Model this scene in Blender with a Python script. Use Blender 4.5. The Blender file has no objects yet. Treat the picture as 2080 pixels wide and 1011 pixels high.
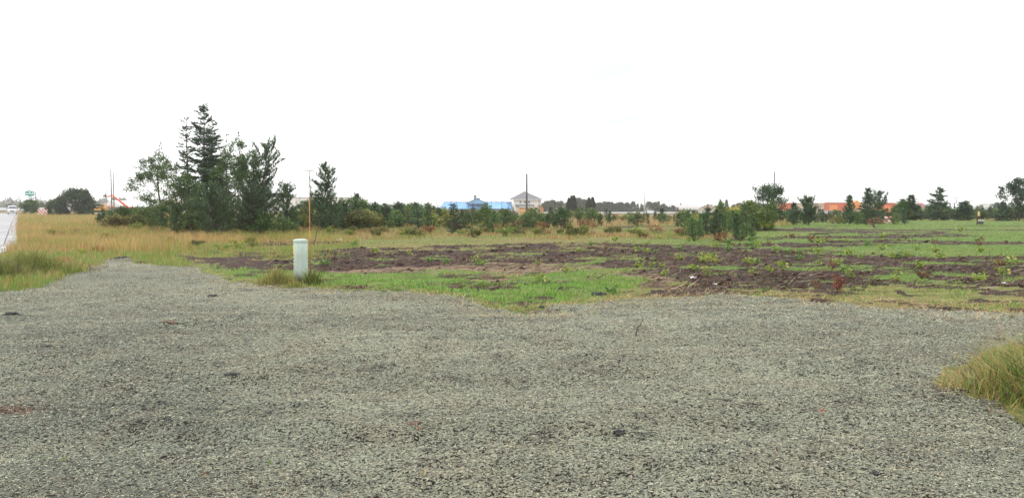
import bpy, bmesh, math, random
import numpy as np
from mathutils import Vector, Matrix

# ------------------------------------------------------------------ camera, world, light
SC = bpy.context.scene
COL = SC.collection
F = 1571.0
H = 1.6
TH = math.atan(83.5 / F)
cam_d = bpy.data.cameras.new('camera')
cam = bpy.data.objects.new('camera', cam_d)
COL.objects.link(cam)
cam.location = (0, 0, H)
cam.rotation_euler = (math.pi / 2 - TH, 0, 0)
cam_d.sensor_width = 36
cam_d.lens = F / 2080 * 36
cam_d.clip_start = 0.1
cam_d.clip_end = 12000
SC.camera = cam

SUN_EL, SUN_AZ = 40, -78      # azimuth clockwise from +Y
w = bpy.data.worlds.new('World')
SC.world = w
w.use_nodes = True
nt = w.node_tree
nt.nodes.clear()
def wn(t, **k):
    n = nt.nodes.new(t)
    for a, b in k.items():
        setattr(n, a, b)
    return n
out = wn('ShaderNodeOutputWorld')
mix = wn('ShaderNodeMixShader')
b1 = wn('ShaderNodeBackground')
b2 = wn('ShaderNodeBackground')
sky = wn('ShaderNodeTexSky', sky_type='NISHITA', sun_disc=False)
sky.sun_elevation = math.radians(SUN_EL)
sky.sun_rotation = math.radians(SUN_AZ)
nt.links.new(sky.outputs[0], b1.inputs[0])
b1.inputs[1].default_value = 0.1
tc = wn('ShaderNodeTexCoord')
sep = wn('ShaderNodeSeparateXYZ')
nt.links.new(tc.outputs['Generated'], sep.inputs[0])
# cloud deck: brighter towards the zenith as a real overcast is
mr = wn('ShaderNodeMapRange')
mr.inputs['From Min'].default_value = 0.0
mr.inputs['From Max'].default_value = 1.0
mr.inputs['To Min'].default_value = 1.42
mr.inputs['To Max'].default_value = 1.85
nt.links.new(sep.outputs[2], mr.inputs['Value'])
cn = wn('ShaderNodeTexNoise')
cn.inputs['Scale'].default_value = 2.2
cn.inputs['Detail'].default_value = 5
mp = wn('ShaderNodeMapping')
mp.inputs['Scale'].default_value = (1, 1, 4)
nt.links.new(tc.outputs['Generated'], mp.inputs[0])
nt.links.new(mp.outputs[0], cn.inputs['Vector'])
ma = wn('ShaderNodeMath', operation='MULTIPLY_ADD')
ma.inputs[1].default_value = 0.12
nt.links.new(cn.outputs[0], ma.inputs[0])
nt.links.new(mr.outputs[0], ma.inputs[2])
# thin places in the deck where a little blue comes through
def thin(px, py, ax, ay, rot):
    u = (px - 1040) / F
    v = (505.5 - py) / F
    d = Vector((u, math.cos(TH) + v * math.sin(TH), -math.sin(TH) + v * math.cos(TH))).normalized()
    m = wn('ShaderNodeMapping', vector_type='TEXTURE')
    m.inputs['Location'].default_value = d
    m.inputs['Rotation'].default_value = (0, -math.radians(rot), 0)
    m.inputs['Scale'].default_value = (ax, 1.0, ay)
    nt.links.new(tc.outputs['Generated'], m.inputs[0])
    l = wn('ShaderNodeVectorMath', operation='LENGTH')
    nt.links.new(m.outputs[0], l.inputs[0])
    r = wn('ShaderNodeMapRange', interpolation_type='SMOOTHSTEP')
    r.inputs['From Min'].default_value = 0.2
    r.inputs['From Max'].default_value = 1.1
    r.inputs['To Min'].default_value = 1
    r.inputs['To Max'].default_value = 0
    nt.links.new(l.outputs['Value'], r.inputs['Value'])
    return r
t1 = thin(1240, 145, 0.11, 0.024, 12)
t2 = thin(1260, 245, 0.07, 0.012, 8)
tm = wn('ShaderNodeMath', operation='MAXIMUM')
nt.links.new(t1.outputs[0], tm.inputs[0])
nt.links.new(t2.outputs[0], tm.inputs[1])
cm = wn('ShaderNodeMixRGB')
cm.inputs[1].default_value = (1, 1, 1, 1)
cm.inputs[2].default_value = (0.66, 0.715, 0.725, 1)
nt.links.new(tm.outputs[0], cm.inputs[0])
nt.links.new(cm.outputs[0], b2.inputs[0])
nt.links.new(ma.outputs[0], b2.inputs[1])
mix.inputs[0].default_value = 0.93
nt.links.new(b1.outputs[0], mix.inputs[1])
nt.links.new(b2.outputs[0], mix.inputs[2])
nt.links.new(mix.outputs[0], out.inputs[0])

sun_d = bpy.data.lights.new('sun', 'SUN')
sun = bpy.data.objects.new('sun', sun_d)
COL.objects.link(sun)
sun_d.energy = 1.5
sun_d.angle = math.radians(10)
sun_d.color = (1, 0.97, 0.92)
_e, _a = math.radians(SUN_EL), math.radians(SUN_AZ)
sdir = Vector((math.sin(_a) * math.cos(_e), math.cos(_a) * math.cos(_e), math.sin(_e)))
sun.rotation_euler = sdir.to_track_quat('Z', 'Y').to_euler()

SC.view_settings.view_transform = 'Standard'
SC.view_settings.look = 'None'
SC.view_settings.exposure = 0.0
SC.view_settings.gamma = 1
SC.view_settings.use_curve_mapping = False
SC.cycles.max_bounces = 6
SC.cycles.diffuse_bounces = 3
SC.cycles.glossy_bounces = 2
SC.cycles.transmission_bounces = 3
SC.cycles.transparent_max_bounces = 4
SC.cycles.volume_bounces = 2
SC.cycles.use_denoising = True

# ------------------------------------------------------------------ noise and geometry of the view
RNG = np.random.RandomState(11)
TAB = RNG.rand(256, 256)
def vnoise(x, y, seed=0):
    x = x + seed * 17.31; y = y + seed * 9.77
    xi = np.floor(x).astype(np.int64); yi = np.floor(y).astype(np.int64)
    fx = x - xi; fy = y - yi
    fx = fx * fx * (3 - 2 * fx); fy = fy * fy * (3 - 2 * fy)
    a = TAB[xi & 255, yi & 255]; b = TAB[(xi + 1) & 255, yi & 255]
    c = TAB[xi & 255, (yi + 1) & 255]; d = TAB[(xi + 1) & 255, (yi + 1) & 255]
    return (a + (b - a) * fx) * (1 - fy) + (c + (d - c) * fx) * fy
def fbm(x, y, sc, oc=4, seed=0, gain=0.5):
    x = np.asarray(x, float) / sc; y = np.asarray(y, float) / sc
    r = 0; a = 1; t = 0
    for i in range(oc):
        # rotate each octave so the lattice does not show
        ca, sa = math.cos(1.1 * i + seed), math.sin(1.1 * i + seed)
        r = r + a * vnoise(x * ca - y * sa, x * sa + y * ca, seed + i * 3.1)
        t += a; a *= gain; x = x * 2.03; y = y * 2.03
    return r / t
def sst(a, b, x):
    t = np.clip((x - a) / (b - a), 0, 1)
    return t * t * (3 - 2 * t)

def ray(px, py):
    u = (px - 1040) / F; v = (505.5 - py) / F
    return (u, math.cos(TH) + v * math.sin(TH), -math.sin(TH) + v * math.cos(TH))
def G(px, py):
    r = ray(px, py); t = -H / r[2]
    return (r[0] * t, r[1] * t)
def AT(px, py, D):
    r = ray(px, py); t = D / r[1]
    return Vector((r[0] * t, D, H + r[2] * t))
def inpoly(x, y, poly):
    c = np.zeros(np.shape(x), bool)
    n = len(poly); j = n - 1
    for i in range(n):
        xi, yi = poly[i]; xj, yj = poly[j]
        if yi != yj:
            k = ((yi > y) != (yj > y)) & (x < (xj - xi) * (y - yi) / (yj - yi) + xi)
            c ^= k
        j = i
    return c
P = lambda pts: [G(*p) for p in pts]

MULCH = P([(-500, 700), (-150, 622), (0, 598), (60, 590), (110, 574), (160, 553), (205, 535), (240, 525), (290, 529), (310, 539), (380, 541),
           (430, 553), (470, 573), (560, 579), (640, 586), (760, 590), (860, 598), (950, 605), (985, 620), (1060, 629),
           (1140, 622), (1210, 609), (1330, 604), (1450, 603), (1560, 603), (1660, 609), (1760, 619), (1900, 630),
           (2080, 634), (2500, 645)]) + [(30, 0.5), (30, -6), (-30, -6), (-30, 5)]
CLUMP = P([(1895, 778), (1940, 748), (1995, 722), (2040, 700), (2110, 690), (2200, 700), (2200, 860), (2100, 860), (2040, 825), (1975, 795)])
DIRT = P([(625, 512), (700, 505), (900, 499), (1100, 493), (1250, 493), (1400, 497), (1560, 504), (1750, 514), (1950, 528),
          (2300, 545), (2300, 580), (2080, 582), (1900, 577), (1740, 583), (1600, 586), (1500, 600), (1350, 602), (1290, 600), (1330, 580), (1260, 570),
          (1150, 560), (1060, 562), (1000, 578), (930, 572), (800, 562), (640, 560), (635, 540)])
DIRT2 = P([(350, 517), (430, 510), (520, 512), (610, 514), (635, 545), (590, 553), (540, 556), (480, 552), (440, 545), (390, 533)])
DIRT3 = P([(480, 492), (600, 490), (700, 490), (690, 500), (600, 500), (500, 500)])
DIRT4 = P([(1600, 463), (1780, 466), (1900, 470), (1980, 478), (1820, 478), (1650, 472)])
SAND = P([(640, 556), (760, 545), (900, 540), (1010, 533), (1130, 533), (1260, 545), (1350, 560), (1420, 575), (1300, 590), (1200, 570), (1050, 575), (900, 580), (700, 566)])
STRIP = P([(455, 545), (560, 552), (640, 556), (760, 556), (900, 563), (1000, 578), (1060, 566), (1110, 553), (1190, 552), (1320, 568), (1345, 577),
           (1300, 585), (1220, 600), (1120, 612), (1060, 622), (995, 618), (960, 603), (860, 592), (760, 588), (640, 582), (560, 576), (470, 570)])
ROAD_R = [(-8.5, 5), (-12, 14), (-14.4, 19.5), (-17.1, 25.6), (-19.0, 29.2), (-21.4, 33.5), (-44.6, 69.8), (-111, 174), (-146, 229)]

def road_side(x, y):
    """signed distance to the right edge line of the road, positive = on the road side (left)"""
    best = np.full(np.shape(x), 1e9); sgn = np.zeros(np.shape(x))
    for (ax, ay), (bx, by) in zip(ROAD_R[:-1], ROAD_R[1:]):
        dx, dy = bx - ax, by - ay; L = math.hypot(dx, dy)
        t = np.clip(((x - ax) * dx + (y - ay) * dy) / L ** 2, 0, 1)
        d = np.hypot(x - ax - t * dx, y - ay - t * dy)
        s = (dx * (y - ay) - dy * (x - ax)) / L
        k = d < best
        best = np.where(k, d, best); sgn = np.where(k, s, sgn)
    return np.where(sgn > 0, best, -best)

def warp(x, y, a=0.35):
    s = a * (0.4 + np.clip(np.asarray(y, float), 0, 80) / 20)
    f = 0.9 * a
    return x + s * 2 * (fbm(x, y, 1.3, 3, 5) - 0.5) + f * (fbm(x, y, 0.3, 2, 95) - 0.5), y + s * 2 * (fbm(x, y, 1.3, 3, 8) - 0.5) + f * (fbm(x, y, 0.3, 2, 96) - 0.5)

def masks(x, y):
    xw, yw = warp(x, y)
    mul = inpoly(xw, yw, MULCH) & ~inpoly(xw, yw, CLUMP)
    dirt = inpoly(xw, yw, DIRT) | inpoly(xw, yw, DIRT2) | inpoly(xw, yw, DIRT3) | inpoly(xw, yw, DIRT4)
    n = fbm(x / 1.5, y, 0.9, 4, 21)
    u = x / np.maximum(y, 1)
    # green comes back in patches, more of it towards the right
    gr = (n > 0.63 - 0.09 * sst(0.2, 0.6, u) - 0.05 * (u < -0.24))
    n2 = fbm(x / 3.0, y, 2.2, 4, 33)
    extra = (y > 22) & (y < 75) & (u > 0.12) & (n2 > 0.61)
    dirt = ((dirt & ~gr) | extra) & ~mul
    strip = inpoly(xw, yw, STRIP) & ~mul
    bare = fbm(x / 1.4, y, 0.55, 4, 23)
    hole = strip & (bare < 0.40)
    strip &= ~hole
    dirt = (dirt & ~strip) | hole
    dirt |= (~mul) & (u > 0.16) & (y < 16.5) & (y > 9) & (bare > 0.60)
    return mul, dirt, strip

BUMPS = [(250, 529, 0.5, 0.07), (1085, 621, 0.35, 0.07), (1215, 598, 0.5, 0.08), (345, 662, 0.35, 0.05), (425, 604, 0.3, 0.04), (1000, 722, 0.5, 0.035),
         (470, 768, 0.16, 0.05), (20, 648, 0.25, 0.06), (90, 710, 0.5, 0.05), (1470, 605, 0.3, 0.05), (1130, 722, 0.6, 0.03), (560, 640, 0.4, 0.03)]
def gz(x, y):
    x = np.asarray(x, float); y = np.asarray(y, float)
    d = np.maximum(y, 0.1); u = x / d
    mul, dirt, strip = masks(x, y)
    z = -1.35 * sst(110, 240, d) * sst(-0.34, -0.12, u)
    z = z + 0.05 * (fbm(x, y, 3.2, 3, 2) - 0.5) * sst(1, 8, d) + 0.22 * (fbm(x, y, 14, 3, 4) - 0.5) * sst(25, 50, d)
    fade = 1 - sst(30, 70, d)
    lump = 0.08 * np.abs(fbm(x, y, 0.5, 4, 7) - 0.5) * 1.6 + 0.052 * (fbm(x / 1.6, y, 0.13, 3, 9, 0.62) - 0.5)
    tr = np.abs(np.sin((y - 0.10 * x - 0.02 * x * x) * 1.9 + 2.0 * fbm(x, y, 5, 2, 91))) ** 6
    zm = z - 0.045 * tr * sst(0.45, 0.60, fbm(x / 3, y, 1.8, 2, 92)) + (0.4 + 0.6 * sst(0.35, 0.6, fbm(x, y, 1.4, 2, 15))) * lump
    for px, py, r, h in BUMPS:
        bx, by = G(px, py)
        zm = zm + h * np.exp(-(((x - bx) / (1.5 * r)) ** 2 + ((y - by) / r) ** 2)) * (0.5 + fbm(x, y, 0.16, 3, 3))
    rid = 1 - np.abs(2 * fbm(x / 2.0, y, 1.0, 4, 12) - 1)
    zd = z + fade * (0.055 * (rid ** 2 - 0.55) + 0.035 * (fbm(x / 1.5, y, 0.22, 3, 14) - 0.5))
    zg = z + fade * 0.06 * (fbm(x, y, 0.7, 3, 18) - 0.5)
    r = np.where(mul, zm, np.where(dirt, zd, zg))
    rs = road_side(x, y)
    k = sst(-0.9, -0.05, rs) * (y < 232); k2 = sst(0.02, 0.3, rs) * (y < 232)
    return r * (1 - k) + k * (-0.012) - 0.09 * k2
def gz1(x, y):
    return float(gz(np.array([x]), np.array([y]))[0])

# ------------------------------------------------------------------ materials
def new_mat(name):
    m = bpy.data.materials.new(name); m.use_nodes = True
    m.node_tree.nodes.clear()
    return m, m.node_tree
class N:
    def __init__(s, nt): s.nt = nt
    def __call__(s, t, ins=None, **k):
        n = s.nt.nodes.new(t)
        for a, b in k.items(): setattr(n, a, b)
        for a, b in (ins or {}).items():
            if isinstance(b, bpy.types.NodeSocket): s.nt.links.new(b, n.inputs[a])
            else: n.inputs[a].default_value = b
        return n
    def ramp(s, fac, stops):
        n = s('ShaderNodeValToRGB', {0: fac})
        e = n.color_ramp.elements
        while len(e) < len(stops): e.new(0.5)
        for q, (p, c) in zip(e, stops):
            q.position = p
            q.color = (c, c, c, 1) if isinstance(c, (int, float)) else (*c, 1)
        return n.outputs[0]
    def mixc(s, f, a, b, mode='MIX'):
        ins = {}
        n = s('ShaderNodeMixRGB', blend_type=mode)
        for i, v in enumerate((f, a, b)):
            if isinstance(v, bpy.types.NodeSocket): s.nt.links.new(v, n.inputs[i])
            elif i == 0: n.inputs[0].default_value = v
            else: n.inputs[i].default_value = (*v, 1) if len(v) == 3 else v
        return n.outputs[0]
    def noise(s, vec, scale, detail=4, rough=0.55, dist=0):
        return s('ShaderNodeTexNoise', {'Vector': vec, 'Scale': scale, 'Detail': detail, 'Roughness': rough, 'Distortion': dist}).outputs[0]
    def finish(s, surf):
        s('ShaderNodeOutputMaterial', {'Surface': surf})

MATS = {}
def mat(name, col, rough=0.6, metal=0.0, var=0.12, scale=3.0, bump=0.0, dirt=0.0):
    if name in MATS: return MATS[name]
    m, t = new_mat(name); n = N(t)
    co = n('ShaderNodeTexCoord').outputs['Object']
    nz = n.noise(co, scale, 6, 0.6)
    c2 = tuple(max(0, x * (1 - 2.2 * var)) for x in col); c3 = tuple(min(1, x * (1 + var)) for x in col)
    c = n.ramp(nz, [(0.3, c2), (0.7, c3)])
    if dirt:
        dz = n.ramp(n.noise(co, scale * 0.7 + 0.3, 8, 0.7), [(0.5, 0), (0.75, dirt)])
        c = n.mixc(dz, c, (0.12, 0.10, 0.08))
    ins = {'Base Color': c, 'Roughness': rough, 'Metallic': metal}
    if bump:
        b = n('ShaderNodeBump', {'Height': n.noise(co, scale * 6, 6, 0.7), 'Strength': bump, 'Distance': 0.02})
        ins['Normal'] = b.outputs[0]
    p = n('ShaderNodeBsdfPrincipled', ins)
    n.finish(p.outputs[0])
    MATS[name] = m
    return m

def veg_mat(name, trans=0.25, rough=0.55, spec=0.3):
    m, t = new_mat(name); n = N(t)
    a = n('ShaderNodeAttribute', attribute_name='col')
    oi = n('ShaderNodeObjectInfo')
    c = n.mixc(1.0, a.outputs['Color'], oi.outputs['Color'], 'MULTIPLY')
    p = n('ShaderNodeBsdfPrincipled', {'Base Color': c, 'Roughness': rough, 'Specular IOR Level': spec})
    tr = n('ShaderNodeBsdfTranslucent', {'Color': c})
    x = n('ShaderNodeMixShader', {0: trans, 1: p.outputs[0], 2: tr.outputs[0]})
    n.finish(x.outputs[0])
    return m
LEAF = veg_mat('leaf_foliage', 0.28)
NEEDLE = veg_mat('needle_foliage', 0.12)
GRASS = veg_mat('grass_blade', 0.3)
FIBRE = veg_mat('fibre', 0.05, 0.85, 0.1)

def mat_bark():
    m, t = new_mat('bark'); n = N(t)
    co = n('ShaderNodeTexCoord').outputs['Object']
    mp = n('ShaderNodeMapping', {0: co, 'Scale': (8, 8, 1.6)}).outputs[0]
    nz = n.noise(mp, 2, 8, 0.7)
    c = n.ramp(nz, [(0.3, (0.03, 0.025, 0.02)), (0.7, (0.14, 0.115, 0.095))])
    b = n('ShaderNodeBump', {'Height': nz, 'Strength': 0.6, 'Distance': 0.02})
    p = n('ShaderNodeBsdfPrincipled', {'Base Color': c, 'Roughness': 0.9, 'Normal': b.outputs[0]})
    n.finish(p.outputs[0]); return m
BARK = mat_bark()

def mat_mulch():
    m, t = new_mat('hydromulch'); n = N(t)
    g = n('ShaderNodeNewGeometry').outputs['Position']
    wv = n('ShaderNodeTexNoise', {'Vector': g, 'Scale': 9.0, 'Detail': 2.0}).outputs['Color']
    gw = n('ShaderNodeVectorMath', {0: wv, 1: (0.06, 0.06, 0.06)}, operation='MULTIPLY').outputs[0]
    gv = n('ShaderNodeVectorMath', {0: g, 1: gw}, operation='ADD').outputs[0]
    f1 = n('ShaderNodeMapping', {0: gv, 'Scale': (0.85, 1.0, 1.0)}).outputs[0]
    fine = n.noise(f1, 82, 4, 0.7, 0.4)
    mid = n.noise(f1, 36, 4, 0.62, 0.6)
    big = n.noise(g, 1.5, 5, 0.6)
    huge = n.noise(g, 0.35, 3, 0.5)
    big2 = n.noise(g, 2.6, 5, 0.65, 0.4)
    # fibre mat colours: grey green to straw, lit tops and shaded pits painted in
    c = n.mixc(n.ramp(fine, [(0.32, 0), (0.62, 1)]), (0.135, 0.145, 0.105), (0.51, 0.53, 0.40))
    c = n.mixc(n.ramp(big, [(0.44, 0), (0.66, 0.6)]), c, n.mixc(n.ramp(fine, [(0.32, 0), (0.62, 1)]), (0.14, 0.12, 0.085), (0.49, 0.435, 0.32)))
    c = n.mixc(n.ramp(big2, [(0.52, 0), (0.70, 0.5)]), c, (0.15, 0.158, 0.15))
    # soil seen through the gaps, darkened to paint in pit shade; thinner in places
    gap = n('ShaderNodeMath', {0: fine, 1: mid}, operation='ADD').outputs[0]
    gap = n('ShaderNodeMath', {0: gap, 1: n.ramp(huge, [(0.35, 0.0), (0.65, 0.05)])}, operation='SUBTRACT').outputs[0]
    gap = n('ShaderNodeMath', {0: gap, 1: n.ramp(big2, [(0.5, 0.0), (0.75, 0.05)])}, operation='SUBTRACT').outputs[0]
    soilf = n.ramp(gap, [(0.45 * 2, 1), (0.485 * 2, 0)])
    # ColorRamp positions above run on a 0..1 scale, so bring the sum back first
    c = n.mixc(1.0, c, n.ramp(n.noise(n('ShaderNodeMapping', {0: g, 'Scale': (0.35, 1, 1)}).outputs[0], 0.75, 4, 0.55), [(0.36, (0.86, 0.86, 0.85)), (0.62, (1.10, 1.10, 1.08))]), 'MULTIPLY')
    c = n.mixc(1.0, c, n.ramp(n('ShaderNodeMath', {0: n('ShaderNodeAttribute', attribute_name='dry').outputs['Fac'], 1: n.noise(g, 1.1, 4, 0.6)}, operation='MULTIPLY').outputs[0], [(0.25, (1, 1, 1)), (0.6, (0.72, 0.75, 0.78))]), 'MULTIPLY')
    rs_ = n('ShaderNodeMath', {0: n('ShaderNodeAttribute', attribute_name='sand').outputs['Fac'], 1: n.noise(g, 9, 6, 0.7)}, operation='MULTIPLY').outputs[0]
    c = n.mixc(n.ramp(rs_, [(0.22, 0), (0.42, 0.85)]), c, n.mixc(n.ramp(fine, [(0.35, 0), (0.6, 1)]), (0.09, 0.045, 0.028), (0.30, 0.17, 0.11)))
    c = n.mixc(soilf, c, (0.024, 0.020, 0.015))
    hh = n.mixc(0.5, fine, mid)
    b = n('ShaderNodeBump', {'Height': hh, 'Strength': 1.0, 'Distance': 0.075})
    p = n('ShaderNodeBsdfPrincipled', {'Base Color': c, 'Roughness': 0.9, 'Specular IOR Level': 0.2, 'Normal': b.outputs[0]})
    n.finish(p.outputs[0]); return m

def mat_dirt():
    m, t = new_mat('bare_soil'); n = N(t)
    g = n('ShaderNodeNewGeometry').outputs['Position']
    s = n('ShaderNodeMapping', {0: g, 'Scale': (0.4, 1, 1)}).outputs[0]
    a = n.noise(s, 5, 8, 0.7, 0.4)
    bg = n.noise(s, 1.1, 5, 0.6)
    f = n.noise(s, 26, 5, 0.7)
    sand = n('ShaderNodeAttribute', attribute_name='sand').outputs['Fac']
    dark = n.ramp(a, [(0.34, (0.015, 0.008, 0.0065)), (0.52, (0.052, 0.028, 0.022)), (0.70, (0.17, 0.105, 0.078))])
    sandc = n.ramp(a, [(0.3, (0.09, 0.055, 0.036)), (0.55, (0.27, 0.19, 0.125)), (0.75, (0.42, 0.315, 0.22))])
    sf = n('ShaderNodeMath', {0: n('ShaderNodeMath', {0: sand, 1: bg}, operation='MULTIPLY').outputs[0], 1: 1.0}, operation='MULTIPLY').outputs[0]
    sf = n.ramp(sf, [(0.34, 0), (0.54, 1)])
    c = n.mixc(sf, dark, sandc)
    c = n.mixc(n.ramp(f, [(0.30, 0.85), (0.45, 0)]), c, (0.02, 0.014, 0.012))
    c = n.mixc(n.ramp(n.noise(s, 3.3, 6, 0.75), [(0.58, 0), (0.66, 0.6)]), c, (0.10, 0.115, 0.05))
    b = n('ShaderNodeBump', {'Height': n.mixc(0.4, a, f), 'Strength': 1.0, 'Distance': 0.08})
    p = n('ShaderNodeBsdfPrincipled', {'Base Color': c, 'Roughness': 0.85, 'Specular IOR Level': 0.2, 'Normal': b.outputs[0]})
    n.finish(p.outputs[0]); return m

def mat_meadow():
    m, t = new_mat('meadow_soil'); n = N(t)
    g = n('ShaderNodeNewGeometry').outputs['Position']
    s = n('ShaderNodeMapping', {0: g, 'Scale': (0.5, 1, 1)}).outputs[0]
    a = n.noise(s, 3, 8, 0.75)
    f = n.noise(s, 20, 5, 0.7)
    dry = n('ShaderNodeAttribute', attribute_name='dry').outputs['Fac']
    grn = n.ramp(a, [(0.3, (0.035, 0.05, 0.018)), (0.5, (0.12, 0.18, 0.045)), (0.7, (0.19, 0.28, 0.06))])
    tan = n.ramp(a, [(0.3, (0.09, 0.06, 0.03)), (0.5, (0.24, 0.17, 0.08)), (0.7, (0.36, 0.26, 0.13))])
    c = n.mixc(dry, grn, tan)
    c = n.mixc(n.ramp(f, [(0.3, 0.8), (0.45, 0)]), c, (0.03, 0.025, 0.015))
    b = n('ShaderNodeBump', {'Height': n.mixc(0.5, a, f), 'Strength': 0.9, 'Distance': 0.06})
    p = n('ShaderNodeBsdfPrincipled', {'Base Color': c, 'Roughness': 0.9, 'Specular IOR Level': 0.15, 'Normal': b.outputs[0]})
    n.finish(p.outputs[0]); return m

def mat_wet(name, lo, hi, rough=0.16):
    m, t = new_mat(name); n = N(t)
    g = n('ShaderNodeNewGeometry').outputs['Position']
    a = n.noise(g, 1.2, 7, 0.65)
    c = n.ramp(a, [(0.3, lo), (0.7, hi)])
    r = n.ramp(n.noise(g, 0.7, 4, 0.6), [(0.35, rough * 0.6), (0.65, rough * 2.2)])
    b = n('ShaderNodeBump', {'Height': n.noise(g, 30, 4, 0.6), 'Strength': 0.12, 'Distance': 0.01})
    p = n('ShaderNodeBsdfPrincipled', {'Base Color': c, 'Roughness': r, 'Specular IOR Level': 0.6, 'Normal': b.outputs[0]})
    n.finish(p.outputs[0]); return m

# ------------------------------------------------------------------ object helpers
def tag(o, label=None, cat=None, group=None, kind=None):
    if label: o['label'] = label
    if cat: o['category'] = cat
    if group: o['group'] = group
    if kind: o['kind'] = kind
    return o
def empty(name, loc, rz=0):
    o = bpy.data.objects.new(name, None); COL.objects.link(o)
    o.location = loc; o.rotation_euler = (0, 0, rz); o.empty_display_size = 0.3
    return o
def np_mesh(name, V, Fc, mats, col=None, fmat=None, smooth=False, attrs=None):
    """V (n,3); Fc (m,k) all faces the same size, or a list of such arrays"""
    me = bpy.data.meshes.new(name)
    if not isinstance(Fc, list): Fc = [Fc]
    Fc = [f for f in Fc if len(f)]
    V = np.ascontiguousarray(V, np.float32)
    me.vertices.add(len(V)); me.vertices.foreach_set('co', V.ravel())
    loops = np.concatenate([f.ravel() for f in Fc]).astype(np.int32)
    sizes = np.concatenate([np.full(len(f), f.shape[1]) for f in Fc]).astype(np.int32)
    me.loops.add(len(loops)); me.loops.foreach_set('vertex_index', loops)
    me.polygons.add(len(sizes))
    st = np.concatenate([[0], np.cumsum(sizes)[:-1]]).astype(np.int32)
    me.polygons.foreach_set('loop_start', st)
    me.polygons.foreach_set('loop_total', sizes)
    if fmat is not None: me.polygons.foreach_set('material_index', np.asarray(fmat, np.int32))
    me.polygons.foreach_set('use_smooth', np.full(len(sizes), smooth))
    for m in mats: me.materials.append(m)
    me.update(calc_edges=True)
    if col is not None:
        at = me.color_attributes.new('col', 'FLOAT_COLOR', 'POINT')
        c = np.ones((len(V), 4), np.float32); c[:, :3] = col
        at.data.foreach_set('color', c.ravel())
    for k, v in (attrs or {}).items():
        at = me.attributes.new(k, 'FLOAT', 'POINT'); at.data.foreach_set('value', np.asarray(v, np.float32))
    return me
def link(name, me, parent=None):
    o = bpy.data.objects.new(name, me); COL.objects.link(o)
    if parent: o.parent = parent
    return o

class MB:
    """collects simple solids, builds one mesh"""
    def __init__(s): s.v = []; s.f = []
    def add(s, vs, fs):
        b = len(s.v); s.v += [tuple(v) for v in vs]; s.f += [tuple(b + i for i in f) for f in fs]; return s
    def box(s, x0, x1, y0, y1, z0, z1, M=None):
        vs = [Vector(p) for p in ((x0, y0, z0), (x1, y0, z0), (x1, y1, z0), (x0, y1, z0), (x0, y0, z1), (x1, y0, z1), (x1, y1, z1), (x0, y1, z1))]
        if M: vs = [M @ v for v in vs]
        return s.add(vs, [(0, 3, 2, 1), (4, 5, 6, 7), (0, 1, 5, 4), (1, 2, 6, 5), (2, 3, 7, 6), (3, 0, 4, 7)])
    def tube(s, a, b, r0, r1=None, n=8, cap=True):
        a, b = Vector(a), Vector(b); r1 = r0 if r1 is None else r1
        d = (b - a).normalized(); q = d.orthogonal().normalized(); e = d.cross(q)
        vs = []
        for c, r in ((a, r0), (b, r1)):
            for i in range(n):
                t = 2 * math.pi * i / n; vs.append(c + r * (math.cos(t) * q + math.sin(t) * e))
        fs = [(i, (i + 1) % n, n + (i + 1) % n, n + i) for i in range(n)]
        if cap: fs += [tuple(range(n))[::-1], tuple(range(n, 2 * n))]
        return s.add(vs, fs)
    def prism(s, prof, y0, y1, M=None):
        """profile in x,z extruded along y"""
        n = len(prof)
        vs = [Vector((x, y0, z)) for x, z in prof] + [Vector((x, y1, z)) for x, z in prof]
        if M: vs = [M @ v for v in vs]
        return s.add(vs, [tuple(range(n)), tuple(range(2 * n - 1, n - 1, -1))] + [(i, n + i, n + (i + 1) % n, (i + 1) % n) for i in range(n)])
    def loft(s, rings):
        n = len(rings[0]); vs = [p for r in rings for p in r]; fs = []
        for k in range(len(rings) - 1):
            for i in range(n):
                fs.append((k * n + i, k * n + (i + 1) % n, (k + 1) * n + (i + 1) % n, (k + 1) * n + i))
        fs += [tuple(range(n))[::-1], tuple(range((len(rings) - 1) * n, len(rings) * n))]
        return s.add(vs, fs)
    def build(s, name, m, parent=None, bevel=0, smooth=False, loc=None):
        me = bpy.data.meshes.new(name)
        me.from_pydata(s.v, [], s.f); me.materials.append(m)
        bm = bmesh.new(); bm.from_mesh(me)
        bmesh.ops.recalc_face_normals(bm, faces=bm.faces)
        if bevel:
            bmesh.ops.bevel(bm, geom=list(bm.edges), offset=bevel, segments=2, profile=0.6, affect='EDGES', clamp_overlap=True)
        for f in bm.faces: f.smooth = smooth
        bm.to_mesh(me); bm.free()
        o = link(name, me, parent)
        if loc: o.location = loc
        return o

# ------------------------------------------------------------------ GROUND: one fan shaped sheet cut along the edges of its zones
ys = [1.2]
while ys[-1] < 1950:
    d = ys[-1]; ys.append(d + max(0.017, 0.0022 * d ** 1.5 if d < 400 else d * 0.05))
ys = np.array([-8, -4, -1.5, 0, 0.7] + ys)
NU = 700
us = np.linspace(-1, 1, NU)
us = np.sign(us) * (0.93 * np.abs(us) + 0.07 * np.abs(us) ** 6 * 6)
YY, UU = np.meshgrid(ys, us, indexing='ij')
XX = UU * (0.72 * np.maximum(YY, 0) + 2.2)
jx = (np.random.RandomState(3).rand(*XX.shape) - 0.5) * 0.35
XX = XX + jx * (XX[:, 1:2] - XX[:, 0:1])
ZZ = gz(XX, YY)
MU, DI, ST = masks(XX, YY)
R = len(ys)
idx = np.arange(R * NU).reshape(R, NU)
quads = np.stack([idx[:-1, :-1], idx[:-1, 1:], idx[1:, 1:], idx[1:, :-1]], -1).reshape(-1, 4)
cx = (XX[:-1, :-1] + XX[1:, 1:]) / 2; cy = (YY[:-1, :-1] + YY[1:, 1:]) / 2
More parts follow.
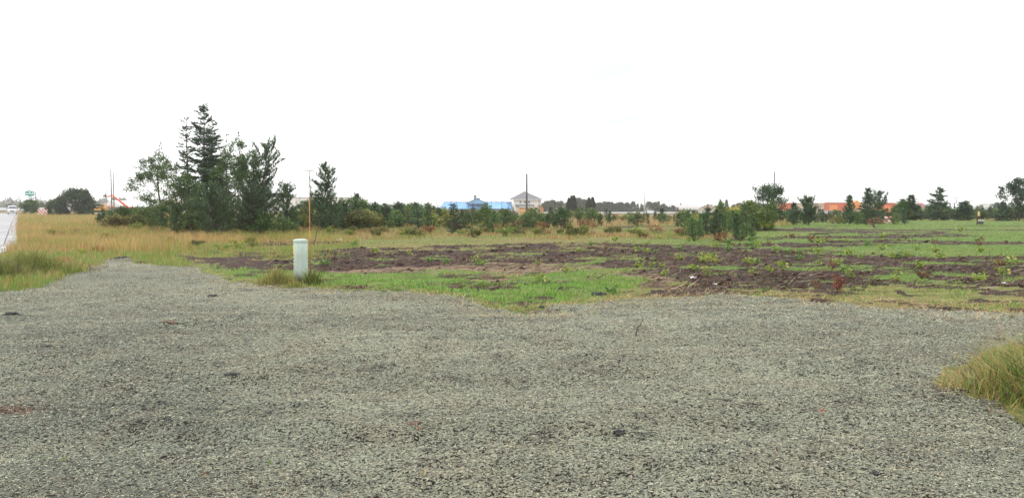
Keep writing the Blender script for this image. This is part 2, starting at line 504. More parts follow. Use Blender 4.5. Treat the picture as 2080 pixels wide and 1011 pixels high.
cm_, cd_, cs_ = masks(cx, cy)
zone = np.where(cm_, 0, np.where(cd_, 1, 2)).ravel()
V = np.stack([XX, YY, ZZ], -1).reshape(-1, 3)
sandw = inpoly(*warp(XX, YY, 0.5), SAND).astype(float).ravel()
def dryness(x, y):
    u = x / np.maximum(y, 1)
    d = np.clip(sst(-0.18, -0.36, u) * sst(18, 26, y) + sst(70, 95, y) * (1 - sst(0.36, 0.45, u)) + 0.8 * sst(98, 108, y), 0, 1)
    d = np.clip(d + 0.5 * (1 - sst(0.1, 0.35, u)) * sst(22, 30, y) * (u > -0.42) + 0.5 * (y < 16.5) * (u > 0.12), 0, 1)
    nn = fbm(x, y, 4, 4, 40)
    return np.clip(d * 0.9 + (nn - 0.5) * 1.0, 0, 1)
dryw = dryness(XX, YY).ravel()
SPOTS = [(18, 833, 0.20, 1.0), (60, 850, 0.3, 0.5), (280, 800, 0.4, 0.45), (560, 582, 0.8, 0.6), (1290, 606, 0.9, 0.6), (1085, 628, 0.4, 0.7), (750, 765, 0.5, 0.4), (2010, 690, 0.5, 0.55), (1960, 655, 0.8, 0.5),
         (200, 640, 0.9, 0.4), (860, 600, 0.8, 0.5), (1650, 625, 0.9, 0.4), (700, 860, 0.3, 0.4), (1560, 700, 0.6, 0.35), (1930, 790, 0.25, 0.8), (1500, 985, 0.3, 0.4), (960, 820, 0.3, 0.4)]
sp = np.zeros(XX.shape)
for px, py, r_, a_ in SPOTS:
    sx_, sy_ = G(px, py); sp = np.maximum(sp, a_ * np.exp(-((XX - sx_) / (1.6 * r_)) ** 2 - ((YY - sy_) / r_) ** 2))
damp = sst(-0.05, -0.5, XX / np.maximum(YY, 2)) * (1 - 0.6 * sst(11, 16, YY)) * 0.9 + 0.35 * (1 - sst(5, 8, YY))
SD = {0: (sp.ravel(), damp.ravel()), 1: (sandw, dryw), 2: (sandw, dryw)}
def sub(name, k, m):
    sandw, dryw = SD[k]
    q = quads[zone == k]
    used = np.unique(q); rem = np.full(len(V), -1); rem[used] = np.arange(len(used))
    me = np_mesh(name, V[used], rem[q], [m], smooth=True, attrs={'sand': sandw[used], 'dry': dryw[used]})
    return tag(link(name, me), kind='structure')
sub('mulch_ground', 0, mat_mulch())
sub('bare_soil', 1, mat_dirt())
sub('meadow', 2, mat_meadow())
b = MB(); b.add([(-2100, -150, -2.6), (2100, -150, -2.6), (2100, 3100, -2.6), (-2100, 3100, -2.6)], [(0, 1, 2, 3)])
tag(b.build('ground', MATS.get('x') or mat('far_soil', (0.12, 0.12, 0.07), 0.9)), kind='structure')

# road: a bed, concrete slabs and a gutter strip
def resample(pts, step):
    out = [Vector((*pts[0], 0))]; acc = 0
    ps = [Vector((*p, 0)) for p in pts]
    for a, c in zip(ps[:-1], ps[1:]):
        L = (c - a).length; t = step - acc
        while t <= L: out.append(a + (c - a) * t / L); t += step
        acc = (acc + L) % step
    return out
rp = resample(ROAD_R, 4.5)
def nrm(i):
    a = rp[max(i - 1, 0)]; c = rp[min(i + 1, len(rp) - 1)]; d = (c - a).normalized()
    return Vector((-d.y, d.x, 0))
rb = MB()
for i in range(len(rp) - 1):
    n0, n1 = nrm(i), nrm(i + 1)
    rb.add([rp[i] + Vector((0, 0, -0.06)), rp[i + 1] + Vector((0, 0, -0.06)), rp[i + 1] + n1 * 14 + Vector((0, 0, -0.06)), rp[i] + n0 * 14 + Vector((0, 0, -0.06))], [(0, 1, 2, 3)])
road = tag(rb.build('road', mat_wet('wet_roadbed', (0.03, 0.03, 0.03), (0.06, 0.06, 0.06), 0.3)), kind='structure')
wetc = mat_wet('wet_concrete', (0.15, 0.145, 0.155), (0.30, 0.29, 0.30), 0.26)
wetc2 = mat_wet('wet_gutter', (0.17, 0.165, 0.17), (0.34, 0.33, 0.33), 0.28)
rr = random.Random(4)
for i in range(len(rp) - 1):
    n0, n1 = nrm(i), nrm(i + 1); d = (rp[i + 1] - rp[i]).normalized() * 0.035
    for k, (w0, w1, mm, nm) in enumerate(((0.03, 0.50, wetc2, 'gutter_slab'), (0.56, 4.6, wetc, 'slab'), (4.65, 8.8, wetc, 'slab'), (8.85, 13.8, wetc, 'slab'))):
        dz = -0.006 + rr.uniform(-0.004, 0.004) + (0.012 if k == 0 else 0)
        a, c = rp[i] + d, rp[i + 1] - d
        top = [a + n0 * w0, c + n1 * w0, c + n1 * w1, a + n0 * w1]
        s = MB(); s.add([p + Vector((0, 0, dz)) for p in top] + [p + Vector((0, 0, -0.058)) for p in top],
                        [(0, 1, 2, 3), (0, 4, 5, 1), (1, 5, 6, 2), (2, 6, 7, 3), (3, 7, 4, 0)])
        s.build(nm, mm, road)

# ------------------------------------------------------------------ grass, straw and fibres
def blades(x, y, hgt, wid, lean, col, r, seg=1, z0=None, flat=0.0):
    """arrays of blade roots -> verts, tris, colours. seg 1: one triangle; seg 2: bent blade of three triangles"""
    n = len(x)
    z = gz(x, y) if z0 is None else z0
    az = r.rand(n) * 2 * np.pi
    le = lean * (0.3 + r.rand(n)) * hgt
    fx = np.cos(az); fy = np.sin(az)
    a2 = az + np.pi / 2 + (r.rand(n) - 0.5) * 1.6
    sx = np.cos(a2) * wid / 2; sy = np.sin(a2) * wid / 2
    root = np.stack([x, y, z - 0.01], -1); S = np.stack([sx, sy, 0 * sx], -1)
    tipz = hgt * np.sqrt(np.clip(1 - (lean * 0.55) ** 2, 0.05, 1))
    tip = root + np.stack([fx * le, fy * le, tipz], -1)
    jit = 0.82 + 0.36 * r.rand(n, 1)
    c = np.clip(col * jit, 0, 1)
    if seg == 1:
        Vv = np.stack([root - S, root + S, tip], 1).reshape(-1, 3)
        Fv = np.arange(3 * n).reshape(n, 3)
        return Vv, Fv, np.repeat(c, 3, 0)
    m = root + np.stack([fx * le * 0.35, fy * le * 0.35, tipz * 0.62], -1)
    Vv = np.stack([root - S, root + S, m - S * 0.8, m + S * 0.8, tip], 1).reshape(-1, 3)
    b5 = 5 * np.arange(n)[:, None]
    Fv = np.concatenate([b5 + np.array([[0, 1, 3]]), b5 + np.array([[0, 3, 2]]), b5 + np.array([[2, 3, 4]])])
    return Vv, Fv, np.repeat(c, 5, 0)
def merge(parts):
    Vs, Fs, Cs = [], [], []; o = 0
    for v, f, c in parts:
        Vs.append(v); Fs.append(f + o); Cs.append(c); o += len(v)
    return np.concatenate(Vs), np.concatenate(Fs), np.concatenate(Cs)
def veg_obj(name, parts, m, parent=None, **k):
    v, f, c = merge(parts)
    me = np_mesh(name, v, f, [m], col=c)
    o = link(name, me, parent)
    tag(o, **k)
    return o
def palette(r, n, cols, wts):
    cols = np.array(cols); i = r.choice(len(cols), n, p=np.array(wts) / sum(wts))
    return cols[i]
def tufts(cx, cy, k, spread, r):
    x = np.repeat(cx, k) + r.randn(len(cx) * k) * spread
    y = np.repeat(cy, k) + r.randn(len(cy) * k) * spread
    return x, y
def logd(r, n, d0, d1, u0, u1):
    d = d0 * (d1 / d0) ** r.rand(n); u = u0 + (u1 - u0) * r.rand(n)
    return u * d, d

YG = (0.33, 0.33, 0.09); GOLD = (0.50, 0.355, 0.125); TAN = (0.50, 0.34, 0.18); GRN = (0.15, 0.31, 0.045); DGR = (0.075, 0.15, 0.032)
RUST = (0.32, 0.13, 0.06); OLV = (0.24, 0.27, 0.075); BRG = (0.22, 0.42, 0.06)
def zonal(x, y, a, wa, b_, wb, sc, seed, r):
    f = fbm(x, y, sc, 3, seed); pick = r.rand(len(x)) < sst(0.38, 0.62, f)
    return np.where(pick[:, None], palette(r, len(x), a, wa), palette(r, len(x), b_, wb))

r = np.random.RandomState(21)
# golden meadow at the left of the mulch
parts = []
for (n, d0, d1, seg, k, wf) in ((13000, 12, 45, 2, 5, 0.011), (15000, 45, 130, 1, 4, 0.03), (7000, 120, 240, 1, 3, 0.07)):
    x, y = logd(r, n, d0, d1, -0.72, -0.20)
    m_, d_, s_ = masks(x, y); rs = road_side(x, y)
    edge = fbm(x, y, 2.0, 2, 50) * 0.05
    keep = ~m_ & (~d_ | (r.rand(n) < 0.15)) & (rs < 0.08) & ((y > 24) | (x / y < -0.42)) & ((y < 40) | (x / y < -0.22 - edge))
    # open low turf beside the mulch
    low = (y < 27) | ((x / y > -0.42) & (y < 34))
    x, y, low = x[keep], y[keep], low[keep]
    hs = (0.22 + 0.38 * fbm(x, y, 3.5, 3, 51)) * np.where(low, 0.42, 1.0)
    X, Y = tufts(x, y, k, 0.09 if d0 < 40 else 0.25, r); HS = np.repeat(hs, k) * (0.5 + 0.8 * r.rand(len(X)))
    c = zonal(X, Y, [GOLD, TAN, YG, (0.42, 0.22, 0.11)], [4, 3, 1.2, 1.8], [YG, OLV, GRN, GOLD], [4, 3, 1.0, 2.6], 4.0, 52, r)
    c = c * (0.72 + 0.56 * fbm(X, Y, 1.2, 3, 57)[:, None])
    LW = np.repeat(low, k)
    c = np.where(LW[:, None] & (r.rand(len(X), 1) < 0.6), palette(r, len(X), [GRN, OLV, BRG], [3, 3, 1]), c)
    parts.append(blades(X, Y, HS, wf * (0.7 + 0.6 * r.rand(len(X))), 0.5, c, r, seg))
veg_obj('meadow_grass', parts, GRASS, kind='stuff', label='tall golden grass between the wet road and the pines', cat='grass')

# bright strip between mulch and bare soil
parts = []
n = 25000
y = 12.2 + 9.5 * r.rand(n); x = y * (-0.40 + 0.62 * r.rand(n))
m_, d_, s_ = masks(x, y)
xw, yw = warp(x, y, 0.5); ins = inpoly(xw, yw, STRIP)
hn = 0.55 * fbm(x, y, 0.8, 3, 60) + 0.45 * fbm(x, y, 0.28, 2, 66)
keep = ins & (r.rand(n) < sst(0.36, 0.60, hn) * 0.92 + 0.05) & (s_ | (r.rand(n) < 0.15))
x, y, hn = x[keep], y[keep], hn[keep]
X, Y = tufts(x, y, 3, 0.05, r); HS = np.repeat(0.015 + 0.12 * hn, 3) * (0.5 + 0.8 * r.rand(len(X)))
c = zonal(X, Y, [(0.23, 0.43, 0.07), GRN, (0.32, 0.44, 0.11), DGR], [4, 3, 1.5, 1.2], [GRN, OLV, (0.28, 0.42, 0.09), (0.42, 0.40, 0.20)], [3, 2.2, 3, 1.4], 0.6, 61, r)
parts.append(blades(X, Y, HS, 0.009 * (0.7 + 0.7 * r.rand(len(X))), 0.8, c, r, 2))
n = 9000
y = 11 + 9 * r.rand(n); x = y * (-0.60 + 1.25 * r.rand(n)); dd = 0.25 + 1.5 * r.rand(n) ** 2
m_, d_, s_ = masks(x, y); m2 = masks(x, y + dd)[0]
keep = m_ & ~m2 & (fbm(x, y, 0.7, 3, 64) > 0.50) & (r.rand(n) < 0.5)
x, y = x[keep], y[keep]
X, Y = tufts(x, y, 3, 0.03, r)
parts.append(blades(X, Y, 0.02 + 0.05 * r.rand(len(X)), 0.007, 0.9, palette(r, len(X), [GRN, YG, TAN, OLV], [3, 3, 2, 2]), r, 2))
veg_obj('grass', parts, GRASS, kind='stuff', label='bright green grass strip along the far edge of the grey mulch', cat='grass')

# low turf over the cleared field
parts = []
for (n, d0, d1, k, wf) in ((34000, 11.0, 40, 3, 0.013), (20000, 40, 110, 3, 0.035)):
    x, y = logd(r, n, d0, d1, -0.42, 0.78)
    m_, d_, s_ = masks(x, y)
    u = x / y
    keep = ~m_ & ~s_ & (~d_ | (r.rand(n) < 0.10)) & (road_side(x, y) < 0.05)
    x, y, u = x[keep], y[keep], u[keep]
    X, Y = tufts(x, y, k, 0.10, r); U = X / Y
    HS = (0.035 + 0.12 * fbm(X, Y, 1.6, 3, 70)) * (0.4 + 0.9 * r.rand(len(X)))
    g = palette(r, len(X), [GRN, OLV, BRG, DGR], [4, 2, 2, 1]); t_ = palette(r, len(X), [OLV, TAN, GOLD, RUST, GRN], [4, 2, 2.5, 1, 1.6])
    gf = np.clip(sst(-0.05, 0.35, U) * (1 - sst(85, 105, Y)) * 1.1 - 0.15, 0.16, 0.88) + 0.5 * (fbm(X, Y, 3, 3, 71) - 0.5)
    nearb = (Y < 15.6) & (U > 0.1); tanb = nearb & (fbm(X, Y, 0.9, 3, 73) > 0.46)
    gf = gf * np.where(tanb, 0.12, 1.0); HS = HS * np.where(nearb, np.where(tanb, 0.45, 0.8), 1.0)
    c = np.where((r.rand(len(X)) < gf)[:, None], g, t_)
    parts.append(blades(X, Y, HS, wf * (0.7 + 0.6 * r.rand(len(X))), 0.8, c, r, 1))
veg_obj('turf', parts, GRASS, kind='stuff', label='low green and olive turf over the cleared field', cat='grass')

# tall tan and rusty grass far behind the thicket
parts = []
n = 14000
x, y = logd(r, n, 62, 230, -0.28, 0.80)
u = x / y; nn = fbm(x, y, 6, 3, 80)
keep = ((u < 0.36) & (nn > 0.36)) | ((u >= 0.36) & (y > 100) & (y < 128)) | ((y < 75) & (nn > 0.5) & (u < 0.3))
x, y = x[keep], y[keep]
X, Y = tufts(x, y, 3, 0.35, r)
HS = (0.25 + 0.45 * fbm(X, Y, 5, 3, 81)) * (0.5 + 0.7 * r.rand(len(X))) * np.where(X / Y > 0.36, 0.6, 1)
c = zonal(X, Y, [TAN, (0.40, 0.24, 0.13), RUST, GOLD], [4, 3, 1, 2], [OLV, GOLD, TAN, GRN], [3, 3, 1.5, 1], 7, 82, r)
parts.append(blades(X, Y, HS, 0.06 * (0.6 + 0.8 * r.rand(len(X))), 0.4, c, r, 1))
# mid band: mixed brown growth in front of the shrubs
x, y = logd(r, 7000, 40, 62, -0.30, 0.30)
nn = fbm(x, y, 3, 3, 83); k_ = nn > 0.45; x, y = x[k_], y[k_]
X, Y = tufts(x, y, 4, 0.12, r)
HS = (0.08 + 0.28 * fbm(X, Y, 3, 3, 84)) * (0.5 + 0.7 * r.rand(len(X)))
c = zonal(X, Y, [TAN, (0.38, 0.22, 0.11), RUST, GOLD], [3, 3, 1.2, 2], [OLV, YG, GRN, TAN], [3, 2, 2, 1], 3, 85, r)
parts.append(blades(X, Y, HS, 0.025 * (0.6 + 0.8 * r.rand(len(X))), 0.5, c, r, 1))
veg_obj('dry_grass', parts, GRASS, kind='stuff', label='tan and rust coloured dry grass around the shrubs', cat='grass')

# dead straw lying along the edge of the mulch
parts = []
n = 26000
x, y = logd(r, n, 11.0, 26, -0.72, 0.74)
e1 = inpoly(*warp(x, y, 0.30), MULCH); yo = y + 0.9 + 0.6 * fbm(x, y, 1.5, 2, 88); e2 = inpoly(*warp(x, yo, 0.3), MULCH)
e3 = inpoly(*warp(x, y - 0.5, 0.3), MULCH)
keep = ((e1 & ~e2) & (r.rand(n) < 0.35)) | (~e1 & e3) | ((~e1) & inpoly(x, y - 1.3, MULCH) & (x / y > 0.2) & (r.rand(n) < 0.8))
x, y = x[keep], y[keep]
X, Y = tufts(x, y, 3, 0.09, r)
c = palette(r, len(X), [TAN, (0.55, 0.46, 0.30), (0.40, 0.24, 0.12), OLV, (0.10, 0.07, 0.05)], [4, 3, 2, 2, 1])
hh = 0.05 + 0.12 * r.rand(len(X))
v_, f_, c_ = blades(X, Y, hh, 0.010, 1.6, c, r, 1)
parts.append((v_, f_, c_))
# straw mat around the grass clump at the right
xc, yc = np.array(CLUMP).mean(0)
n = 3500
x = 3.7 + 2.0 * r.rand(n); y = 5.7 + 2.8 * r.rand(n)
ok = inpoly(*warp(x, y, 0.2), CLUMP); x, y = x[ok], y[ok]
c = palette(r, len(x), [TAN, (0.5, 0.42, 0.26), (0.40, 0.22, 0.11), OLV, (0.08, 0.06, 0.04)], [3, 1.2, 3, 2, 5])
parts.append(blades(x, y, 0.05 + 0.09 * r.rand(len(x)), 0.010, 1.7, c, r, 1))
veg_obj('straw', parts, FIBRE, kind='stuff', label='flattened dead straw along the edge of the mulch', cat='straw')

# fibres of the mulch mat
n = 150000
d = 3.2 + 12.5 * r.rand(n) ** 1.35; u = -0.80 + 1.6 * r.rand(n); x = u * d; y = d
m_, _, _ = masks(x, y); x, y = x[m_], y[m_]; n = len(x)
z = gz(x, y)
az = (r.randn(n) * 1.3); L = (0.008 + 0.017 * r.rand(n)) * (0.7 + y / 12); W = (0.0016 + 0.0022 * r.rand(n)) * (0.6 + y / 9)
A = np.stack([np.cos(az), np.sin(az), (r.rand(n) - 0.5) * 0.5], -1) * (L / 2)[:, None]
Bv = np.stack([-np.sin(az), np.cos(az), (r.rand(n) - 0.2) * 1.0], -1) * (W / 2)[:, None]
C0 = np.stack([x, y, z + 0.003 + 0.010 * r.rand(n)], -1)
up = np.zeros((n, 3)); up[:, 2] = L * 0.25 * r.rand(n)
Vv = np.stack([C0 - A - Bv, C0 - A + Bv, C0 + up - Bv, C0 + up + Bv, C0 + A], 1).reshape(-1, 3)
b5 = 5 * np.arange(n)[:, None]
Fv = np.concatenate([b5 + np.array([[0, 2, 3]]), b5 + np.array([[0, 3, 1]]), b5 + np.array([[2, 4, 3]])])
c = palette(r, n, [(0.42, 0.43, 0.30), (0.58, 0.56, 0.41), (0.50, 0.42, 0.28), (0.24, 0.29, 0.24), (0.04, 0.035, 0.03), (0.28, 0.17, 0.11)], [4, 2.2, 2, 2, 3, .6])
c = c * (0.8 + 0.4 * r.rand(n, 1))
veg_obj('mulch_fibres', [(Vv, Fv, np.repeat(c, 5, 0))], FIBRE, kind='stuff', label='pale grey green fibres of the sprayed mulch mat', cat='mulch')

# ------------------------------------------------------------------ woody plants
def tubes(S, sides=4):
    """S (n,8): p0 p1 r0 r1"""
    S = np.asarray(S, float); n = len(S)
    a = S[:, :3]; b_ = S[:, 3:6]; d = b_ - a
    d /= np.maximum(np.linalg.norm(d, axis=1, keepdims=True), 1e-9)
    ref = np.where(np.abs(d[:, 2:3]) < 0.9, np.array([[0, 0, 1.0]]), np.array([[1.0, 0, 0]]))
    q = np.cross(d, ref); q /= np.linalg.norm(q, axis=1, keepdims=True); e = np.cross(d, q)
    rings = []
    for c_, rr_ in ((a, S[:, 6:7]), (b_, S[:, 7:8])):
        for i in range(sides):
            t = 2 * math.pi * i / sides
            rings.append(c_ + rr_ * (math.cos(t) * q + math.sin(t) * e))
    Vv = np.stack(rings, 1).reshape(-1, 3)
    base = (2 * sides * np.arange(n))[:, None]
    Fv = np.concatenate([base + np.array([[i, (i + 1) % sides, sides + (i + 1) % sides, sides + i]]) for i in range(sides)])
    return Vv, Fv
def leaves(Pt, D, L, W, r, cols, wide=False):
    n = len(Pt)
    D = D / np.maximum(np.linalg.norm(D, axis=1, keepdims=True), 1e-9)
    rnd = r.randn(n, 3); S = np.cross(D, rnd); S /= np.maximum(np.linalg.norm(S, axis=1, keepdims=True), 1e-9)
    S = S * (W / 2)[:, None]; T = Pt + D * L[:, None]
    if wide:   # four sided leaf
        M_ = Pt + D * (L * 0.45)[:, None]
        Vv = np.stack([Pt, M_ + S, T, M_ - S], 1).reshape(-1, 3); Fv = np.arange(4 * n).reshape(n, 4)
        return Vv, Fv, np.repeat(cols, 4, 0)
    Vv = np.stack([Pt - S, Pt + S, T], 1).reshape(-1, 3); Fv = np.arange(3 * n).reshape(n, 3)
    return Vv, Fv, np.repeat(cols, 3, 0)
def unit(v): return v / max(np.linalg.norm(v), 1e-9)

def grow(kind, h, rad, seed, leaf=0.09, dens=1.0, cols=None, wts=None, low=0.06, openness=0.0, profile=1.0, lean=0.0):
    """returns wood (V,F) and foliage (V,F,C). kinds: spruce, pine, decid, column, shrub"""
    r = np.random.RandomState(seed)
    segs = []; LP = []; LD = []; LS = []
    # trunk
    nt_ = 7; tp = []; off = np.zeros(2)
    for i in range(nt_ + 1):
        t = i / nt_
        tp.append(np.array([off[0] + lean * h * t * t, off[1], h * t * (0.97 if kind != 'decid' else 0.86)]))
        off = off + r.randn(2) * h * (0.006 if kind in ('spruce', 'column') else 0.018)
    r0 = h * 0.016 + 0.01
    for i in range(nt_):
        segs.append([*tp[i], *tp[i + 1], r0 * (1 - i / nt_) + 0.006, r0 * (1 - (i + 1) / nt_) + 0.005])
    def tpos(t):
        f = min(max(t, 0), 0.9999) * nt_; i = int(f); return tp[i] + (tp[i + 1] - tp[i]) * (f - i)
    if kind == 'spruce':
        step = max(0.10, h / 52)
        z = low * h
        while z < h * 0.985:
            t = z / h
            L0 = rad * (1 - t) ** (0.8 * profile) * (0.45 + 0.55 * min(1, (t - low * 0.4) / 0.14 + 0.35)) + 0.05 * h * (t > .9) * 0.3 + 0.04
            nb = r.randint(2, 5)
            a0 = r.rand() * 6.28
            for k in range(nb):
                if r.rand() < openness: continue
                L = L0 * (0.35 + 0.85 * r.rand())
                az = a0 + k * 6.28 / nb + r.randn() * 0.25
                el = -0.10 + 0.75 * t + r.randn() * 0.26
                p = tpos(t + r.randn() * 0.006)
                d = np.array([math.cos(az) * math.cos(el), math.sin(az) * math.cos(el), math.sin(el)])
                droop = 0.22 * L; n_s = 4; pts = [p]
                for s in range(1, n_s + 1):
                    f = s / n_s; q = p + d * L * f; q[2] += -droop * f * f + 0.16 * L * f ** 3; pts.append(q)
                for s in range(n_s):
                    rr0 = 0.006 + 0.010 * L * (1 - s / n_s); segs.append([*pts[s], *pts[s + 1], rr0, rr0 * 0.7])
                ntw = max(5, int(L / 0.060 * dens))
                for j in range(ntw):
                    f = 0.18 + 0.82 * (j + r.rand()) / ntw
                    f = min(f, 0.999); i = int(f * n_s); q = pts[i] + (pts[i + 1] - pts[i]) * (f * n_s - i)
                    side = 1 if j % 2 else -1
                    bd = unit(pts[i + 1] - pts[i])
                    sd = np.array([-bd[1], bd[0], 0]) * side
                    td = unit(bd * 0.8 + sd * 0.9 + np.array([0, 0, r.randn() * 0.22 - 0.05]))
                    tl = L * 0.34 * (1.05 - f) * (0.6 + 0.8 * r.rand()) + leaf * 0.8
                    nl = max(3, int(tl / (leaf * 0.27)))
                    for m in range(nl):
                        g = (m + 0.4) / nl
                        LP.append(q + td * tl * g); LD.append(td + r.randn(3) * 0.45); LS.append(1.0)
            z += step * (0.8 + 0.4 * r.rand())
        for m in range(int(14)):
            LP.append(tpos(0.93 + 0.07 * r.rand())); LD.append(np.array([r.randn() * .6, r.randn() * .6, 1.0])); LS.append(0.9)
    elif kind == 'pine':
        step = max(0.22, h / 12); z = low * h + 0.1; first = True
        while z < h * 0.97:
            t = z / h
            L0 = rad * min(1, 0.5 + t * 1.5) * (1 - t) ** (0.55 * profile) + 0.10 * h * (t > 0.6) * (1 - t)
            nb = r.randint(5, 8); a0 = r.rand() * 6.28
            for k in range(nb):
                if r.rand() < openness: continue
                L = L0 * (0.45 + 0.75 * r.rand()); az = a0 + k * 6.28 / nb + r.randn() * 0.35
                el = 0.05 + 0.55 * t + r.randn() * 0.2
                p = tpos(t + r.randn() * 0.02)
                pts = [p]; d = np.array([math.cos(az) * math.cos(el), math.sin(az) * math.cos(el), math.sin(el)])
                for s in range(1, 5):
                    d = unit(d + np.array([r.randn() * .16, r.randn() * .16, 0.16 + r.randn() * 0.08])); pts.append(pts[-1] + d * L / 4)
                for s in range(4):
                    rr0 = 0.007 + 0.014 * L * (1 - s / 4); segs.append([*pts[s], *pts[s + 1], rr0, rr0 * 0.75])
                ntw = max(4, int(L / 0.085 * dens))
                for j in range(ntw):
                    f = min(0.15 + 0.85 * (j + r.rand()) / ntw, 0.999); i = int(f * 4); q = pts[i] + (pts[i + 1] - pts[i]) * (f * 4 - i)
                    td = unit(unit(pts[i + 1] - pts[i]) * 0.6 + r.randn(3) * 0.55 + np.array([0, 0, 0.75]))
                    tl = (0.10 + 0.20 * r.rand()) * (0.65 + 0.10 * rad)
                    segs.append([*q, *(q + td * tl), 0.006, 0.004])
                    nl = max(5, int(tl / (leaf * 0.16)))
                    for m in range(nl):
                        g = 0.25 + 0.85 * m / nl
                        LP.append(q + td * tl * g); LD.append(td * 0.9 + r.randn(3) * 0.75); LS.append(1.0)
            z += step * (0.75 + 0.5 * r.rand())
        for k in range(4):   # leader candles
            a = r.rand() * 6.28; e = 0.0 if k == 0 else 0.35
            d = unit(np.array([math.cos(a) * e, math.sin(a) * e, 1.0])); q = tpos(0.94); tl = h * 0.10 * (1 if k == 0 else 0.6)
            segs.append([*q, *(q + d * tl), 0.010, 0.005])
            for m in range(22):
                LP.append(q + d * tl * m / 22); LD.append(d * 0.9 + r.randn(3) * 0.6); LS.append(0.9)
    elif kind == 'column':
        nl = int(2600 * dens)
        for m in range(nl):
            t = r.rand() ** 0.9; a = r.rand() * 6.28
            rr_ = rad * (1 - t ** 3.5) * (0.75 + 0.25 * min(1, t * 6)) * (0.55 + 0.5 * r.rand() ** 0.4) * (0.88 + 0.24 * vnoise(np.array([a * 1.6]), np.array([t * 9]), seed)[0])
            LP.append(np.array([math.cos(a) * rr_, math.sin(a) * rr_, h * (0.02 + 0.97 * t)])); LD.append(np.array([math.cos(a) * .5, math.sin(a) * .5, 1.1]) + r.randn(3) * 0.3); LS.append(1.0)
    else:  # decid / shrub : recursive limbs
        ends = []
        def limb(p, d, L, rr_, lev, stop):
            n_s = 3; q = p; out_ = []
            for s in range(n_s):
                d = unit(d + r.randn(3) * 0.16 + np.array([0, 0, 0.07])); q2 = q + d * L / n_s
                segs.append([*q, *q2, rr_ * (1 - 0.25 * s), rr_ * (1 - 0.25 * (s + 1)) + 0.002]); q = q2; out_.append((q2, d))
            if lev >= stop:
                nl = max(4, int(L / (leaf * 0.085) * dens))
                for m in range(nl):
                    f = 0.25 + 0.8 * r.rand(); i = min(int(f * n_s), n_s - 1); c = out_[i][0] - out_[i][1] * L / n_s * (1 - (f * n_s - i)) if f < 1 else out_[-1][0]
                    LP.append(c + r.randn(3) * leaf * 0.7); LD.append(out_[i][1] * 0.4 + r.randn(3) * 0.8 + np.array([0, 0, -0.1])); LS.append(0.7 + 0.6 * r.rand())
                return
            kids = r.randint(4, 6) + (1 if lev == stop - 1 else 0)
            for k in range(kids):
                q, dd = out_[min(n_s - 1, int(r.rand() * n_s + 0.7))]
                ax = unit(r.randn(3)); nd = unit(dd + np.cross(dd, ax) * (0.75 + 0.4 * r.rand()))
                limb(q, nd, L * (0.52 + 0.22 * r.rand()), rr_ * 0.55, lev + 1, stop)
        if kind == 'decid':
            z = low * h; step = h * 0.085; ga = r.rand() * 6
            while z < 0.86 * h:
                t = z / (0.86 * h)
                L = rad * (0.50 + 0.5 * math.sin(math.pi * min(1, t * 0.9 + 0.12))) * (1 - t) ** (0.35 * profile) * (0.6 + 0.45 * r.rand()) * 0.72
                ga += 2.4 + r.randn() * 0.3; el = 0.25 + 0.7 * t + r.randn() * 0.1
                for q_ in range(3):
                    if r.rand() < openness: continue
                    aa = ga + q_ * 2.1
                    d = np.array([math.cos(aa) * math.cos(el), math.sin(aa) * math.cos(el), math.sin(el)])
                    limb(tpos(z / (0.86 * h)), d, L, 0.006 + 0.014 * L, 1, 1 + (L > 0.05 * h) + (L > 0.11 * h and h >= 2.5))
                z += step * (0.7 + 0.5 * r.rand())
            limb(tpos(0.98), np.array([0, 0, 1.0]), h * 0.10, 0.010, 2, 2)
        else:
            segs = []
            ns = r.randint(5, 9)
            for k in range(ns):
                a = r.rand() * 6.28; e = 0.15 + 0.75 * r.rand()
                d = unit(np.array([math.cos(a) * e * rad / h * 2, math.sin(a) * e * rad / h * 2, 1.0]))
                limb(np.array([r.randn() * 0.08 * rad, r.randn() * 0.08 * rad, 0.0]), d, h * (0.45 + 0.25 * r.rand()), 0.008 + 0.006 * h, 1, 2 if h < 1.2 else 3)
    LP = np.array(LP); LD = np.array(LD); LS = np.array(LS)
    # keep the real height and spread asked for
    if kind in ('decid', 'shrub'):
        zz = np.percentile(LP[:, 2], 99.7); f = h / zz
        hr = np.percentile(np.hypot(LP[:, 0], LP[:, 1]), 97); g = rad / hr
        LP = LP * np.array([g, g, f]); S = np.array(segs); S[:, [0, 1, 3, 4]] *= g; S[:, [2, 5]] *= f; segs = S
    if len(segs): W = tubes(np.array(segs), 4)
    else: W = None
    n = len(LP)
    # noise makes clumps of lighter and darker foliage
    cl = vnoise(LP[:, 0] * 2.2 / max(1, h / 3), LP[:, 2] * 2.2 / max(1, h / 3) + LP[:, 1] * 1.3, seed)
    cc = palette(r, n, cols, wts) * (0.75 + 0.5 * cl[:, None]) * (0.8 + 0.4 * r.rand(n, 1))
    if kind in ('spruce', 'pine', 'column'):
        ln = leaf * (0.7 + 0.6 * r.rand(n)) * LS; wd = ln * {'spruce': 0.42, 'pine': 0.24, 'column': 0.55}[kind]
        Lf = leaves(LP, LD, ln, wd, r, cc)
    else:
        ln = leaf * (0.7 + 0.6 * r.rand(n)) * LS; Lf = leaves(LP, LD, ln, ln * 0.62, r, cc, True)
    return W, Lf

